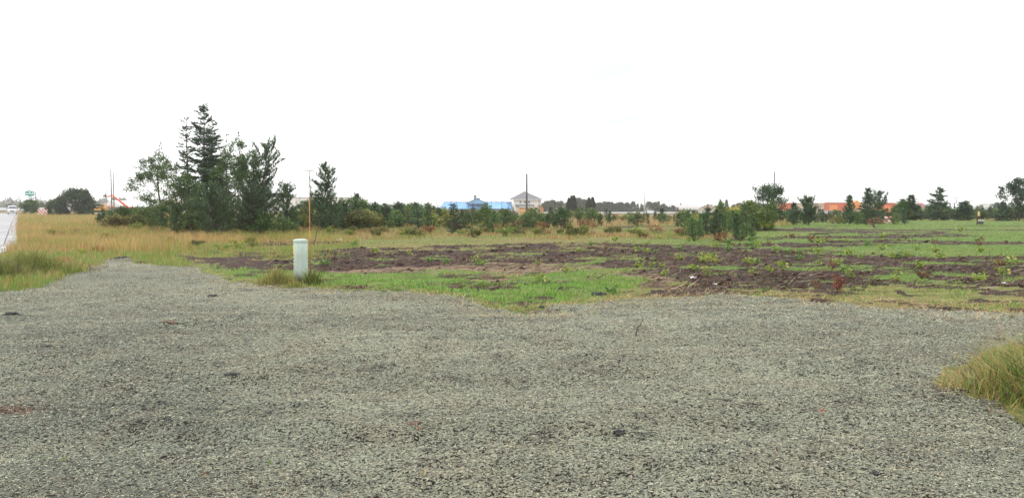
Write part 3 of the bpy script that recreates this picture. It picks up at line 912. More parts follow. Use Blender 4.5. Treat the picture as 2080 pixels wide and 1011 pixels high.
def leafmat(kind): return NEEDLE if kind in ('spruce', 'pine', 'column') else LEAF
def tree_parts(name, loc, W, Lf, kind, label, cat, group=None, color=None):
    t = tag(empty(name, loc), label, cat, group)
    if W is not None: link('trunk', np_mesh('trunk', W[0], W[1], [BARK]), t)
    c = link('crown', np_mesh('crown', Lf[0], Lf[1], [leafmat(kind)], col=Lf[2]), t)
    if color: c.color = (*color, 1)
    return t
def one_mesh(name, W, Lf, kind):
    nw = len(W[0]) if W is not None else 0
    V_ = np.concatenate([W[0], Lf[0]]) if nw else Lf[0]
    fs = ([W[1]] if nw else []) + [Lf[1] + nw]
    fm = np.concatenate([np.zeros(len(W[1])) if nw else [], np.ones(len(Lf[1]))])
    cl = np.concatenate([np.full((nw, 3), 0.1), Lf[2]])
    return np_mesh(name, V_, fs, [BARK, leafmat(kind)], col=cl, fmat=fm)

SPR = [(0.065, 0.115, 0.058), (0.095, 0.155, 0.062), (0.045, 0.085, 0.055)]
PIN = [(0.075, 0.14, 0.06), (0.115, 0.185, 0.065), (0.05, 0.105, 0.055)]
DEC = [(0.095, 0.165, 0.05), (0.14, 0.215, 0.06), (0.06, 0.115, 0.045)]
OLI = [(0.16, 0.205, 0.055), (0.22, 0.25, 0.065), (0.11, 0.155, 0.05), (0.28, 0.20, 0.07)]
YEL = [(0.22, 0.28, 0.05), (0.32, 0.36, 0.07), (0.16, 0.22, 0.05)]
RUS = [(0.22, 0.08, 0.045), (0.27, 0.14, 0.07), (0.14, 0.06, 0.04), (0.30, 0.20, 0.10)]
W3 = [3, 2, 3]

def place(px, base, top, hw, kind, name, label, cat, seed, cols, wts=W3, D=None, leaf=None, dens=1.0, color=None, group=None, **k):
    if D is None: x, y = G(px, base)
    else: x, y = AT(px, base, D).x, D
    z = gz1(x, y)
    h = max(0.3, AT(px, top, y).z - z); rad = hw * y / F
    if leaf is None: leaf = max(0.055, y / F * 2.3)
    W, Lf = grow(kind, h, rad, seed, leaf, dens, cols, wts, **k)
    return tree_parts(name, (x, y, z - 0.04), W, Lf, kind, label, cat, group, color)

# the cluster of tall trees at the left
place(415, 473, 205, 88, 'spruce', 'spruce_tree', 'tallest spruce of the left cluster, pointed crown rising above all others', 'tree', 1, SPR, low=0.16, openness=0.08, profile=1.0, leaf=0.13, dens=1.25)
place(441, 471, 232, 58, 'spruce', 'spruce_tree', 'second tallest spruce, thin crown just right of the tallest one', 'tree', 2, SPR, low=0.22, openness=0.12, profile=0.95, leaf=0.13, dens=1.2)
place(383, 470, 236, 34, 'spruce', 'spruce_tree', 'slender ragged spruce just left of the tallest spruce', 'tree', 3, SPR, low=0.30, openness=0.30, profile=0.6, leaf=0.12, dens=0.9, lean=0.0)
place(330, 466, 300, 62, 'decid', 'tree', 'open lacy tree with visible trunk at the left edge of the tall cluster', 'tree', 4, DEC, low=0.22, openness=0.08, leaf=0.10, dens=0.52)
place(486, 468, 278, 56, 'decid', 'tree', 'leafy tree in the middle of the tall cluster beside the candle topped pine', 'tree', 5, DEC, low=0.12, openness=0.08, leaf=0.10, dens=0.5, profile=0.35)
place(541, 471, 286, 68, 'pine', 'pine_tree', 'pine with upright candle shoots and a long right branch, right side of the tall cluster', 'tree', 6, PIN, low=0.10, openness=0.03, leaf=0.13, dens=2.0, profile=0.75)
place(430, 482, 385, 72, 'pine', 'pine_tree', 'low broad dark pine at the front foot of the tallest spruce', 'tree', 7, PIN, low=0.02, leaf=0.13, dens=1.5, profile=0.7)
place(520, 480, 385, 74, 'pine', 'pine_tree', 'low broad dark pine at the front right foot of the tall cluster', 'tree', 8, SPR, low=0.02, leaf=0.13, dens=1.5, profile=0.7)
place(385, 478, 350, 46, 'decid', 'tree', 'bushy mid height tree filling the lower left of the tall cluster', 'tree', 9, DEC, low=0.06, leaf=0.10, dens=0.40, openness=0.1)
place(460, 474, 284, 52, 'decid', 'tree', 'bushy mid height tree filling the centre of the tall cluster', 'tree', 10, DEC, low=0.06, leaf=0.10, dens=0.34, openness=0.15)
place(582, 474, 374, 46, 'pine', 'pine_tree', 'low pine under the long right branch, left of the pale pedestal', 'tree', 11, PIN, low=0.02, leaf=0.13, dens=1.3, profile=0.8)
place(348, 472, 405, 46, 'decid', 'bush', 'dark bush below the open lacy tree', 'bush', 12, DEC, low=0.04, leaf=0.10, dens=0.6)
place(655, 470, 328, 40, 'pine', 'pine_tree', 'lone bushy pine with upright candles behind the orange marker rod', 'tree', 13, PIN, low=0.06, leaf=0.17, dens=1.8, profile=0.8)
place(668, 472, 400, 42, 'pine', 'pine_tree', 'low spreading pine at the foot of the lone bushy pine', 'tree', 113, PIN, low=0.02, leaf=0.13, dens=1.2, profile=0.7)
place(636, 466, 362, 20, 'decid', 'tree', 'thin pale leafed tree left of the lone bushy pine', 'tree', 14, OLI, [1, 1, 3, 0], low=0.2, leaf=0.10, dens=0.5, openness=0.3)
for i, (px, tp_, s) in enumerate(((606, 404, 15), (616, 398, 16), (626, 408, 17))):
    place(px, 468, tp_, 9, 'decid', 'poplar_sapling', ['slim yellow brown sapling nearest the tall cluster', 'slim yellow brown sapling just left of the orange rod', 'slim yellow brown sapling just behind the orange rod'][i],
          'sapling', s, [(0.18, 0.19, 0.06), (0.26, 0.19, 0.07), (0.12, 0.12, 0.05)], [2, 2, 1], low=0.10, leaf=0.075, dens=0.26, openness=0.2)
place(718, 468, 398, 34, 'decid', 'tree', 'rounded green tree right of the lone bushy pine', 'tree', 18, DEC, low=0.05, leaf=0.10, dens=0.45)
place(728, 466, 392, 22, 'pine', 'pine_tree', 'small pine whose tip rises over the shrubs right of the lone pine', 'tree', 19, PIN, low=0.05, leaf=0.14, dens=1.2)
place(255, 462, 418, 34, 'decid', 'bush', 'dark bush in front of the boom lift, leftmost before the tall cluster', 'bush', 20, DEC, low=0.03, leaf=0.11, dens=0.6)
place(303, 466, 420, 30, 'decid', 'bush', 'green bush between the boom lift and the open lacy tree', 'bush', 21, OLI, [2, 1, 3, 0], low=0.03, leaf=0.11, dens=0.6)
place(275, 470, 448, 22, 'shrub', 'bush', 'small yellow leafed bush in the golden grass before the tall cluster', 'bush', 22, YEL, leaf=0.10, dens=0.5)
place(512, 470, 300, 42, 'decid', 'tree', 'leafy tree filling the gap between the middle tree and the candle topped pine', 'tree', 46, DEC, low=0.10, leaf=0.10, dens=0.42, profile=0.35, openness=0.1)
# right hand trees
place(1568, 457, 374, 36, 'decid', 'tree', 'shapely dark leafy tree standing in front of the right hand utility pole', 'tree', 30, [(0.065, 0.12, 0.055), (0.09, 0.15, 0.06), (0.05, 0.095, 0.045)], low=0.24, leaf=0.15, dens=0.42, profile=0.75, openness=0.08)
place(1642, 459, 403, 34, 'pine', 'pine_tree', 'broad pine in front of the cream part of the orange store', 'tree', 31, PIN, low=0.05, leaf=0.20, dens=1.3, profile=0.7)
place(1612, 459, 414, 22, 'pine', 'pine_tree', 'small pine at the left end of the orange store', 'tree', 32, PIN, low=0.05, leaf=0.19, dens=1.0)
place(1725, 457, 397, 19, 'pine', 'pine_tree', 'wispy pine with a swept top in front of the orange store', 'tree', 33, PIN, low=0.05, leaf=0.22, dens=1.2, openness=0.1, lean=0.06)
place(1762, 454, 381, 22, 'spruce', 'spruce_tree', 'pointed spruce left of the right striped barricade', 'tree', 34, SPR, low=0.05, leaf=0.20, dens=0.9, profile=1.0)
place(1787, 453, 392, 34, 'pine', 'pine_tree', 'spreading pine directly behind the right striped barricade', 'tree', 35, PIN, low=0.12, leaf=0.20, dens=1.1, openness=0.12, profile=0.6)
place(1851, 448, 396, 26, 'spruce', 'spruce_tree', 'dark spruce between the barricade and the red roof', 'tree', 36, SPR, low=0.03, leaf=0.22, dens=0.9)
place(1829, 448, 404, 18, 'decid', 'tree', 'thin open tree left of the dark spruce near the red roof', 'tree', 37, DEC, low=0.1, leaf=0.20, dens=0.5, openness=0.2)
place(1905, 448, 382, 28, 'spruce', 'spruce_tree', 'ragged open conifer left of the black frame', 'tree', 38, SPR, low=0.10, leaf=0.22, dens=0.8, openness=0.35, profile=0.55)
place(1958, 448, 410, 24, 'spruce', 'spruce_tree', 'squat dark conifer in front of the pale blue building', 'tree', 39, SPR, low=0.02, leaf=0.22, dens=1.0, profile=0.6)
place(2070, 448, 361, 34, 'decid', 'tree', 'big dark tree at the right edge of the photograph', 'tree', 40, [(0.05, 0.09, 0.05), (0.07, 0.115, 0.055), (0.04, 0.075, 0.045)], low=0.05, leaf=0.20, dens=0.45, profile=0.7)
place(2036, 448, 411, 20, 'spruce', 'spruce_tree', 'dark low conifer left of the big dark tree', 'tree', 41, SPR, low=0.02, leaf=0.22, dens=0.9)
# left far trees by the road
place(152, 437, 383, 40, 'decid', 'tree', 'dense round dark tree between the guide sign and the boom lift', 'tree', 42, [(0.05, 0.085, 0.042), (0.07, 0.11, 0.05), (0.04, 0.07, 0.04)], low=0.04, leaf=0.34, dens=0.5, profile=0.6)
place(177, 437, 387, 20, 'spruce', 'spruce_tree', 'dark spruce leaning against the right of the dense round tree', 'tree', 43, SPR, low=0.02, leaf=0.32, dens=0.9)
place(116, 437, 405, 22, 'decid', 'tree', 'smaller green tree at the left flank of the dense round tree', 'tree', 44, DEC, low=0.06, leaf=0.30, dens=0.7)
place(64, 435, 406, 17, 'decid', 'tree', 'small round tree beside the road under the green guide sign', 'tree', 45, DEC, low=0.16, leaf=0.28, dens=0.8, profile=0.5)

# ------------------------------------------------------------------ thicket of young trees and shrubs
def proto(kind, h, rad, seed, cols, wts=W3, **k):
    W, Lf = grow(kind, h, rad, seed, k.pop('leaf', 0.09), k.pop('dens', 0.8), cols, wts, **k)
    return one_mesh('plant', W, Lf, kind)
WHITE3 = [1, 1, 1]
protos = {
    'young_pine': [proto('pine', 2.0, 0.62, 100 + i, PIN, leaf=0.14, dens=1.3, low=0.03, profile=0.9) for i in range(3)],
    'young_spruce': [proto('spruce', 2.0, 0.62, 110 + i, SPR, leaf=0.11, dens=1.0, low=0.03) for i in range(3)],
    'shrub': [proto('decid', 2.0, 0.85, 120 + i, DEC, leaf=0.11, dens=0.42, low=0.03, profile=0.5, openness=0.1) for i in range(3)],
    'olive_shrub': [proto('shrub', 1.2, 0.8, 130 + i, OLI, [2, 2, 2, 1.5], leaf=0.085, dens=0.40) for i in range(3)],
    'rusty_shrub': [proto('shrub', 0.9, 0.6, 140 + i, RUS, [1, 2, 1, 3], leaf=0.075, dens=0.28) for i in range(2)],
    'yellow_shrub': [proto('shrub', 0.9, 0.65, 150 + i, YEL, leaf=0.085, dens=0.35) for i in range(2)],
}
CATS = {'young_pine': 'young pine', 'young_spruce': 'young spruce', 'shrub': 'shrub', 'olive_shrub': 'shrub', 'rusty_shrub': 'shrub', 'yellow_shrub': 'shrub'}
LOOK = {'young_pine': 'young green pine', 'young_spruce': 'young dark spruce', 'shrub': 'dense green leafy shrub', 'olive_shrub': 'olive leafed shrub',
        'rusty_shrub': 'rust brown shrub', 'yellow_shrub': 'yellow green shrub'}
HT = {'young_pine': 2.0, 'young_spruce': 2.0, 'shrub': 2.0, 'olive_shrub': 1.2, 'rusty_shrub': 0.9, 'yellow_shrub': 0.9}
zones = [
    # px0, px1, d0, d1, n, h0, h1, weights (pine, spruce, shrub, olive, rusty, yellow), where
    (590, 760, 50, 78, 34, 1.2, 2.3, (5, 2, 6, 3, 1, 0), 'the shrubs around the lone bushy pine'),
    (745, 900, 50, 85, 46, 1.3, 2.05, (5, 3, 5, 5, 1, 0), 'the thicket left of the blue roof'),
    (895, 1145, 48, 88, 62, 1.0, 1.75, (4, 3, 6, 5, 1.4, 1.5), 'the thicket below the white house'),
    (1145, 1390, 62, 120, 40, 0.8, 1.7, (5, 2, 3, 4, 2, 1.5), 'the tan grass below the highway'),
    (1385, 1560, 42, 88, 52, 1.0, 2.1, (6, 3, 4, 4, 1.2, 1), 'the brush beside the shapely tree'),
    (1560, 1850, 70, 108, 62, 1.0, 1.9, (5, 3, 5, 3, .6, .6), 'the row before the orange store'),
    (1840, 2110, 104, 124, 84, 1.2, 2.2, (3, 4, 6, 2, .3, .3), 'the tree line at far right'),
    (195, 330, 54, 82, 16, 0.9, 1.7, (2, 2, 4, 3, .5, 1), 'the bushes left of the tall cluster'),
]
r = np.random.RandomState(77)
def put_plant(kind, x, y, h, label, group, tint=None):
    me = protos[kind][r.randint(len(protos[kind]))]
    o = link(kind, me)
    s = h / HT[kind]
    o.location = (x, y, gz1(x, y) - 0.03); o.rotation_euler = (r.randn() * 0.05, r.randn() * 0.05, r.rand() * 6.28)
    q_ = 1.0 + 0.6 * r.rand(); o.scale = (s * q_ * (0.9 + 0.2 * r.rand()), s * q_, s)
    b_ = 0.75 + 0.75 * r.rand() ** 1.4
    o.color = (b_ * (0.9 + 0.3 * r.rand()), b_, b_ * (0.8 + 0.3 * r.rand()), 1) if tint is None else (*tint, 1)
    tag(o, label, CATS[kind], group)
    return o
KN = list(HT)
for (p0, p1, d0, d1, n, h0, h1, wts, where) in zones:
    for i in range(n):
        px = p0 + (p1 - p0) * (i + r.rand()) / n
        y = d0 + (d1 - d0) * r.rand() ** 0.8; x = (px - 1040) / F * y
        k = KN[r.choice(6, p=np.array(wts) / sum(wts))]
        h = (h0 + (h1 - h0) * r.rand()) * (0.55 if k in ('rusty_shrub', 'yellow_shrub') else 0.8 if k == 'olive_shrub' else 1)
        cap = 1.1 if 1030 < px < 1114 else 1.5 if 893 < px <= 1030 else 1.15 if 1240 < px < 1460 else 1.3 if 1590 < px < 1830 else 9
        h = min(h, cap * (0.85 + 0.3 * r.rand()))
        part = ['left', 'middle', 'right'][min(2, int(3 * (px - p0) / (p1 - p0)))]
        dep = ['front', 'centre', 'back'][min(2, int(3 * (y - d0) / (d1 - d0)))]
        siz = ['low', 'middling', 'tall'][max(0, min(2, int(3 * (h / (0.55 if k in ('rusty_shrub', 'yellow_shrub') else 0.8 if k == 'olive_shrub' else 1) - h0) / (h1 - h0))))]
        o_ = put_plant(k, x, y, h, f'{siz} {LOOK[k]} at {dep} {part} of {where}', 'young trees and shrubs of ' + where)
        if 'shapely' in where: o_.color = (o_.color[0] * 1.6, o_.color[1] * 1.4, o_.color[2] * 1.1, 1)
for i in range(34):      # scattered weeds standing in the golden grass
    px = 90 + 430 * (i + r.rand()) / 34; x, y = G(px, 452 + 66 * r.rand())
    if masks(np.array([x]), np.array([y]))[0][0]: continue
    k = ['olive_shrub', 'yellow_shrub', 'rusty_shrub'][r.choice(3, p=[.5, .2, .3])]
    put_plant(k, x, y, 0.20 + 0.25 * r.rand(), {'olive_shrub': 'olive', 'yellow_shrub': 'yellow green', 'rusty_shrub': 'rust brown'}[k] + ' weeds in the golden grass, ' + ('far' if y > 45 else 'near') + ' ' + ('below the dense round tree' if px < 200 else 'below the boom lift' if px < 300 else 'below the open lacy tree' if px < 400 else 'below the tallest spruce'), 'weeds scattered in the golden grass', (1.6, 1.4, 1.2))
for i in range(12):      # skirt of leafy growth round the feet of the tall cluster
    px = 352 + 250 * (i + 0.2 + 0.6 * r.rand()) / 12; x, y = G(px, 473 + 8 * r.rand())
    put_plant('shrub' if i % 3 else 'young_pine', x, y, 1.1 + 0.8 * r.rand(), ('leafy shrub' if i % 3 else 'small pine') + ' low at the foot of the ' + ['open lacy tree', 'left ragged spruce', 'tallest spruce', 'second tallest spruce', 'candle topped pine', 'long right branch'][i // 2] + [' on its left', ' on its right'][i % 2], 'low growth at the foot of the tall cluster')
sap = [proto('decid', 2.4, 0.35, 160 + i, OLI, [1, 1, 2, 1], leaf=0.07, dens=0.10, low=0.25, openness=0.45) for i in range(3)]
for i in range(22):      # thin bare tips standing over the thicket
    px = 700 + 440 * (i + r.rand()) / 22; x, y = (px - 1040) / F * 66, 60 + 12 * r.rand(); x = (px - 1040) / F * y
    o = link('bare_sapling', sap[i % 3]); k_ = (1.9 + 0.5 * r.rand()) / 2.4; o.scale = (k_, k_, k_); o.location = (x, y, gz1(x, y)); o.rotation_euler = (0, 0, i)
    tag(o, 'thin bare sapling tip over the thicket ' + ['right of the lone pine', 'in its left part', 'left of the blue roof', 'before the blue roof', 'before the white house'][min(4, int((px - 700) / 90))], 'sapling', 'thin saplings in the thicket ' + str(['right of the lone pine', 'in its left part', 'left of the blue roof', 'before the blue roof', 'before the white house'][min(4, int((px - 700) / 90))]))
for i in range(12):      # feathery pale pines of the brush pile
    px = 1392 + 140 * (i + r.rand()) / 12; x, y = G(px, 468 + 22 * r.rand())
    tt = 1.5 + 0.5 * r.rand()
    put_plant('young_pine', x, y, 0.9 + 0.6 * r.rand(), f"pale feathery young pine of the brush pile, {['far left', 'left', 'centre left', 'centre right', 'right', 'far right'][i // 2]} {['front', 'back'][int(y > 46)]}", 'pale feathery pines of the brush pile', (tt, tt * 0.95, tt * 0.7))
# low front row
for i in range(30):
    px = 640 + 760 * (i + r.rand()) / 30; y = 42 + 9 * r.rand(); x = (px - 1040) / F * y
    k = ['olive_shrub', 'rusty_shrub', 'yellow_shrub', 'young_spruce'][r.choice(4, p=[.50, .15, .25, .1])]
    put_plant(k, x, y, 0.30 + 0.45 * r.rand(), 'small ' + LOOK[k] + ' on open ground below ' + ('the pale pedestal side thicket' if px < 760 else 'the thicket left of the blue roof' if px < 890 else 'the blue roof' if px < 1035 else 'the white house' if px < 1110 else 'the dark columnar cedars' if px < 1230 else 'the passing white car'), 'small shrubs in front of the thicket')
# particular ones the photograph shows
for (px, base, top, k, lab) in ((1460, 489, 425, 'young_pine', 'bushy pine at the left front of the brush pile'), (1500, 488, 432, 'young_pine', 'bushy pine at the right front of the brush pile'),
                                (1432, 480, 420, 'young_pine', 'upright young pine behind the brush pile'), (923, 470, 411, 'young_spruce', 'dark spruce whose tip stands before the blue roof'),
                                (852, 470, 408, 'young_spruce', 'dark spruce with a bare branched top left of the blue roof'), (990, 470, 412, 'shrub', 'big dark green shrub before the right end of the blue roof'),
                                (1085, 468, 420, 'shrub', 'broad green shrub hiding the base of the thick dark pole'), (1345, 452, 423, 'young_pine', 'pine standing below the passing white car'),
                                (1470, 492, 468, 'rusty_shrub', 'rust brown dead branches lying on the brush pile'), (1386, 480, 459, 'rusty_shrub', 'red brown shrub left of the brush pile'),
                                (1776, 464, 440, 'rusty_shrub', 'rusty bracken patch beside the right striped barricade'), (1697, 600, 555, 'rusty_shrub', 'dark red shrub at the mulch edge, nearest red plant'),
                                (1659, 592, 566, 'rusty_shrub', 'small reddish sapling left of the nearest dark red shrub'),
                                (1188, 470, 440, 'rusty_shrub', 'rusty shrub below the dark columnar cedars'),
                                (448, 508, 486, 'yellow_shrub', 'pale yellow weeds in the grass below the tallest spruce'), (492, 506, 484, 'yellow_shrub', 'yellow green weeds in the grass below the candle topped pine'),
                                (512, 503, 486, 'yellow_shrub', 'smaller yellow weeds left of the pedestal'), (398, 500, 484, 'olive_shrub', 'olive weeds in the grass below the left ragged spruce'),
                                (330, 492, 476, 'olive_shrub', 'olive weeds in the golden grass below the open lacy tree'), (1445, 534, 516, 'yellow_shrub', 'light green shoots in the middle of the bare soil'),
                                (138, 540, 516, 'rusty_shrub', 'reddish dead weeds in the grass above the mulch corner'), (160, 475, 462, 'rusty_shrub', 'reddish patch in the middle of the golden grass')):
    x, y = G(px, base); o = put_plant(k, x, y, AT(px, top, y).z, lab, None)
o_red = [o for o in COL.objects if o.get('label', '').startswith('dark red shrub')][0]
o_red.color = (1.0, 0.55, 0.6, 1); o_red.scale = (0.30, 0.30, o_red.scale[2])
o_sm = [o for o in COL.objects if o.get('label', '').startswith('small reddish sapling')][0]
o_sm.scale = (0.2, 0.2, o_sm.scale[2])

# weedy bushes at the left edge, beside the pedestal, and the clump in the right foreground
def grass_clump(name, label, cat, px, base, n, spread, h, cols, wts, wid, seed, seg=2, parent=None, lean=0.6, group=None):
    r = np.random.RandomState(seed)
    cx0, cy0 = G(px, base)
    x = r.randn(n) * spread[0]; y = r.randn(n) * spread[1]
    rr_ = np.sqrt((x / spread[0]) ** 2 + (y / spread[1]) ** 2)
    z = gz(cx0 + x, cy0 + y)
    zb = gz1(cx0, cy0)
    hh = h * np.clip(1.15 - 0.28 * rr_, 0.35, 1.2) * (0.30 + 0.9 * r.rand(n)) * (0.75 + 0.5 * fbm(cx0 + x, cy0 + y, 0.12, 2, seed))
    c = palette(r, n, cols, wts)
    v, f, cc = blades(x, y, hh, wid * (0.6 + 0.8 * r.rand(n)), lean, c, r, seg, z0=z - zb)
    o = link(name, np_mesh(name, v, f, [GRASS], col=cc)); o.location = (cx0, cy0, zb)
    tag(o, label, cat, group); return o
DEADG = (0.40, 0.29, 0.13)
grass_clump('grass_clump', 'tall green and yellow grass clump in the right foreground', 'grass clump', 2140, 812, 2600, (0.24, 0.34), 0.52,
            [GRN, YG, OLV, GOLD, DEADG, DGR, (0.16, 0.10, 0.05)], [4, 4, 3, 3, 2, 2, 3], 0.0085, 5, lean=1.0)
grass_clump('grass_clump', 'second tall grass clump just behind the right foreground one', 'grass clump', 2115, 752, 1500, (0.22, 0.26), 0.42,
            [YG, OLV, GOLD, GRN, DEADG], [3, 3, 2, 3, 2], 0.009, 15, lean=1.0)
stk = grass_clump('seed_stalks', 'thin straw coloured seed stalks rising over the right foreground clump', 'grass clump', 2085, 780, 50, (0.22, 0.22), 0.95,
            [DEADG, RUST, TAN], [3, 2, 2], 0.004, 6, lean=0.35)
for k_ in ('category', 'label'):
    del stk[k_]
stk['kind'] = 'stuff'
_cl = [o for o in COL.objects if o.get('label', '').startswith('tall green and yellow grass clump')][0]
stk.location = stk.location - _cl.location; stk.parent = _cl
grass_clump('grass_clump', 'low yellowing grass at the left foot of the right foreground clump', 'grass clump', 2000, 785, 700, (0.16, 0.14), 0.15,
            [YG, OLV, GOLD, DEADG, (0.12, 0.08, 0.05)], [3, 3, 2, 3, 2], 0.0065, 7, lean=1.1)
grass_clump('grass_clump', 'olive grass tuft hugging the left side of the pedestal', 'grass clump', 563, 578, 1100, (0.20, 0.16), 0.36,
            [OLV, YG, GOLD, DGR, DEADG], [4, 3, 3, 2, 2], 0.008, 8)
grass_clump('grass_clump', 'dark weedy tuft against the right foot of the pedestal', 'grass clump', 632, 580, 600, (0.11, 0.08), 0.40,
            [DGR, OLV, GOLD, GRN, (0.10, 0.06, 0.03)], [4, 3, 1, 1, 1.5], 0.009, 9)
grass_clump('grass_clump', 'short grass in front of the pedestal base', 'grass clump', 598, 585, 420, (0.18, 0.05), 0.15,
            [OLV, YG, GOLD, GRN], [3, 3, 2, 2], 0.008, 10)
grass_clump('weed_bush', 'green weedy bush at the left edge above the mulch', 'bush', 62, 556, 2600, (0.42, 0.42), 0.66,
            [OLV, DGR, YG, GRN, GOLD, (0.16, 0.11, 0.06)], [5, 2.5, 4, 1.5, 2, 2], 0.010, 11, lean=0.8)
grass_clump('weed_bush', 'brown green weedy bush touching the left frame edge', 'bush', -6, 568, 1800, (0.30, 0.34), 0.58,
            [OLV, DGR, (0.14, 0.09, 0.055), YG], [4, 2, 3, 3], 0.010, 12, lean=0.8)
grass_clump('weed_bush', 'drooping dead stalks below the left weedy bush', 'bush', 42, 566, 160, (0.34, 0.2), 0.42,
            [DEADG, TAN, RUST], [3, 2, 1], 0.008, 13, lean=1.4)
grass_clump('weed_bush', 'reddish brown dead weeds right of the green bush', 'bush', 122, 548, 700, (0.5, 0.5), 0.34,
            [(0.30, 0.17, 0.10), GOLD, OLV], [3, 2, 1], 0.010, 14)
# sprouts scattered on the mulch
for i, (px, py) in enumerate(((130, 930), (85, 918), (262, 915), (215, 888), (1290, 655), (975, 663), (1120, 905), (350, 830), (1905, 700), (860, 975), (545, 940), (1190, 790))):
    grass_clump('sprout', ['single grass sprout near the lower left corner', 'pale sprout on the mulch'][0 if i == 0 else 1] + ['', ' left of it', ' in the lower left quarter', ' above the corner sprout', ' below the green strip', ' beside the dark clod', ' in the lower middle', ' at the left middle', ' near the right clump', ' at the bottom centre', ' low left of centre', ' right of centre'][i],
                'sprout', px, py, 8, (0.008, 0.008), 0.07, [YG, BRG, TAN], [3, 2, 2], 0.004, 300 + i, lean=0.9)

# leafy plants sprouting on the bare soil
def weed_mesh(seed, cols, wts, h=0.26, nst=7):
    r = np.random.RandomState(seed); segs = []; LP = []; LD = []; LS = []
    for k in range(nst):
        a = r.rand() * 6.28; e = 0.2 + 0.9 * r.rand()
        d = unit(np.array([math.cos(a) * e, math.sin(a) * e, 1])); L = h * (0.6 + 0.5 * r.rand()); p = np.zeros(3); q = p + d * L
        segs.append([*p, *q, 0.004, 0.002])
        for m in range(r.randint(5, 9)):
            f = 0.3 + 0.75 * r.rand(); LP.append(p + d * L * f); b_ = r.rand() * 6.28
            LD.append(np.array([math.cos(b_), math.sin(b_), 0.35 * r.randn()])); LS.append(0.6 + 0.7 * r.rand())
    LP = np.array(LP); LD = np.array(LD); LS = np.array(LS); c = palette(r, len(LP), cols, wts) * (0.8 + 0.4 * r.rand(len(LP), 1))
    Wd = tubes(np.array(segs), 3); Lf = leaves(LP, LD, 0.085 * LS, 0.055 * LS, r, c, True)
    return one_mesh('leafy_weed', Wd, Lf, 'shrub')
YW = [(0.36, 0.42, 0.07), (0.24, 0.36, 0.06), (0.45, 0.40, 0.10), (0.14, 0.24, 0.05)]
wm = [weed_mesh(s, YW, [3, 3, 1, 1]) for s in (1, 2, 3)] + [weed_mesh(9, [(0.12, 0.22, 0.06), (0.2, 0.32, 0.08)], [1, 1])] + [weed_mesh(5, RUS, [2, 2, 1, 1])]
weeds = [(968, 538, 2), (905, 537, 3), (1093, 540, 0), (873, 533, 3), (663, 543, 3), (1177, 513, 0), (1150, 555, 1), (1350, 562, 2), (1380, 527, 0), (1310, 516, 1), (1330, 515, 3),
         (1295, 513, 1), (1422, 524, 2), (1427, 533, 0), (1445, 530, 1), (1437, 558, 2), (1408, 549, 1), (1515, 533, 0), (1574, 514, 2), (1600, 517, 3), (1812, 526, 0), (1865, 546, 1),
         (1822, 570, 2), (1910, 526, 1), (2028, 536, 0), (2050, 538, 2), (2040, 560, 1), (1990, 572, 0), (1725, 566, 2), (1992, 512, 1), (1760, 500, 3), (1650, 510, 1), (1720, 491, 0),
         (834, 521, 1), (1200, 500, 3), (1250, 489, 1), (1340, 485, 0), (1400, 490, 1), (1480, 497, 3), (1537, 500, 0), (720, 500, 3), (760, 517, 1), (1100, 575, 1), (1245, 597, 3), (1700, 540, 0), (1590, 547, 1)]
rw = random.Random(8)
for _ in range(52):
    px_ = rw.uniform(1240, 2075); py_ = 466 + 100 * rw.random() ** 0.8
    if py_ > 545 and px_ < 1500: continue
    weeds.append((px_, py_, rw.choice([0, 1, 2, 3, 4, 1])))
for i, (px, py, k) in enumerate(weeds):
    x, y = G(px, py); o = link('leafy_weed', wm[k]); s = rw.uniform(0.65, 1.15) * (1 + max(0, y - 25) / 40)
    o.location = (x, y, gz1(x, y) - 0.01); o.scale = (s, s, s); o.rotation_euler = (0, 0, rw.uniform(0, 6.28))
    side = 'right of the pedestal' if px < 800 else 'below the blue roof' if px < 1040 else 'below the columnar cedars' if px < 1230 else 'left of the white litter' if px < 1395 else 'right of the white litter' if px < 1590 else 'behind the dark red shrub' if px < 1800 else 'towards the right edge'
    dist = 'near the mulch' if py > 545 else 'amid the bare soil' if py > 520 else 'at the far side of the soil'
    tag(o, ('dark green' if k == 3 else 'rusty' if k == 4 else 'yellow green') + f' leafy weed {dist}, {side}', 'weed', f'leafy weeds {dist}, {side}')
for i, (px, py) in enumerate(((1690, 552), (1990, 500), (2030, 545), (1895, 497), (1560, 500), (1230, 508))):
    x, y = G(px, py); o = link('dead_seedling', wm[4]); o.location = (x, y, gz1(x, y)); o.scale = (0.8, 0.8, 1.4)
    tag(o, 'rusty dead seedling ' + ['standing above the nearest dark red shrub', 'in the green patch at the right', 'beside the yellow weeds at the right edge', 'in the far green field at the right', 'near the brush pile', 'in the dark soil at the centre'][i], 'seedling')

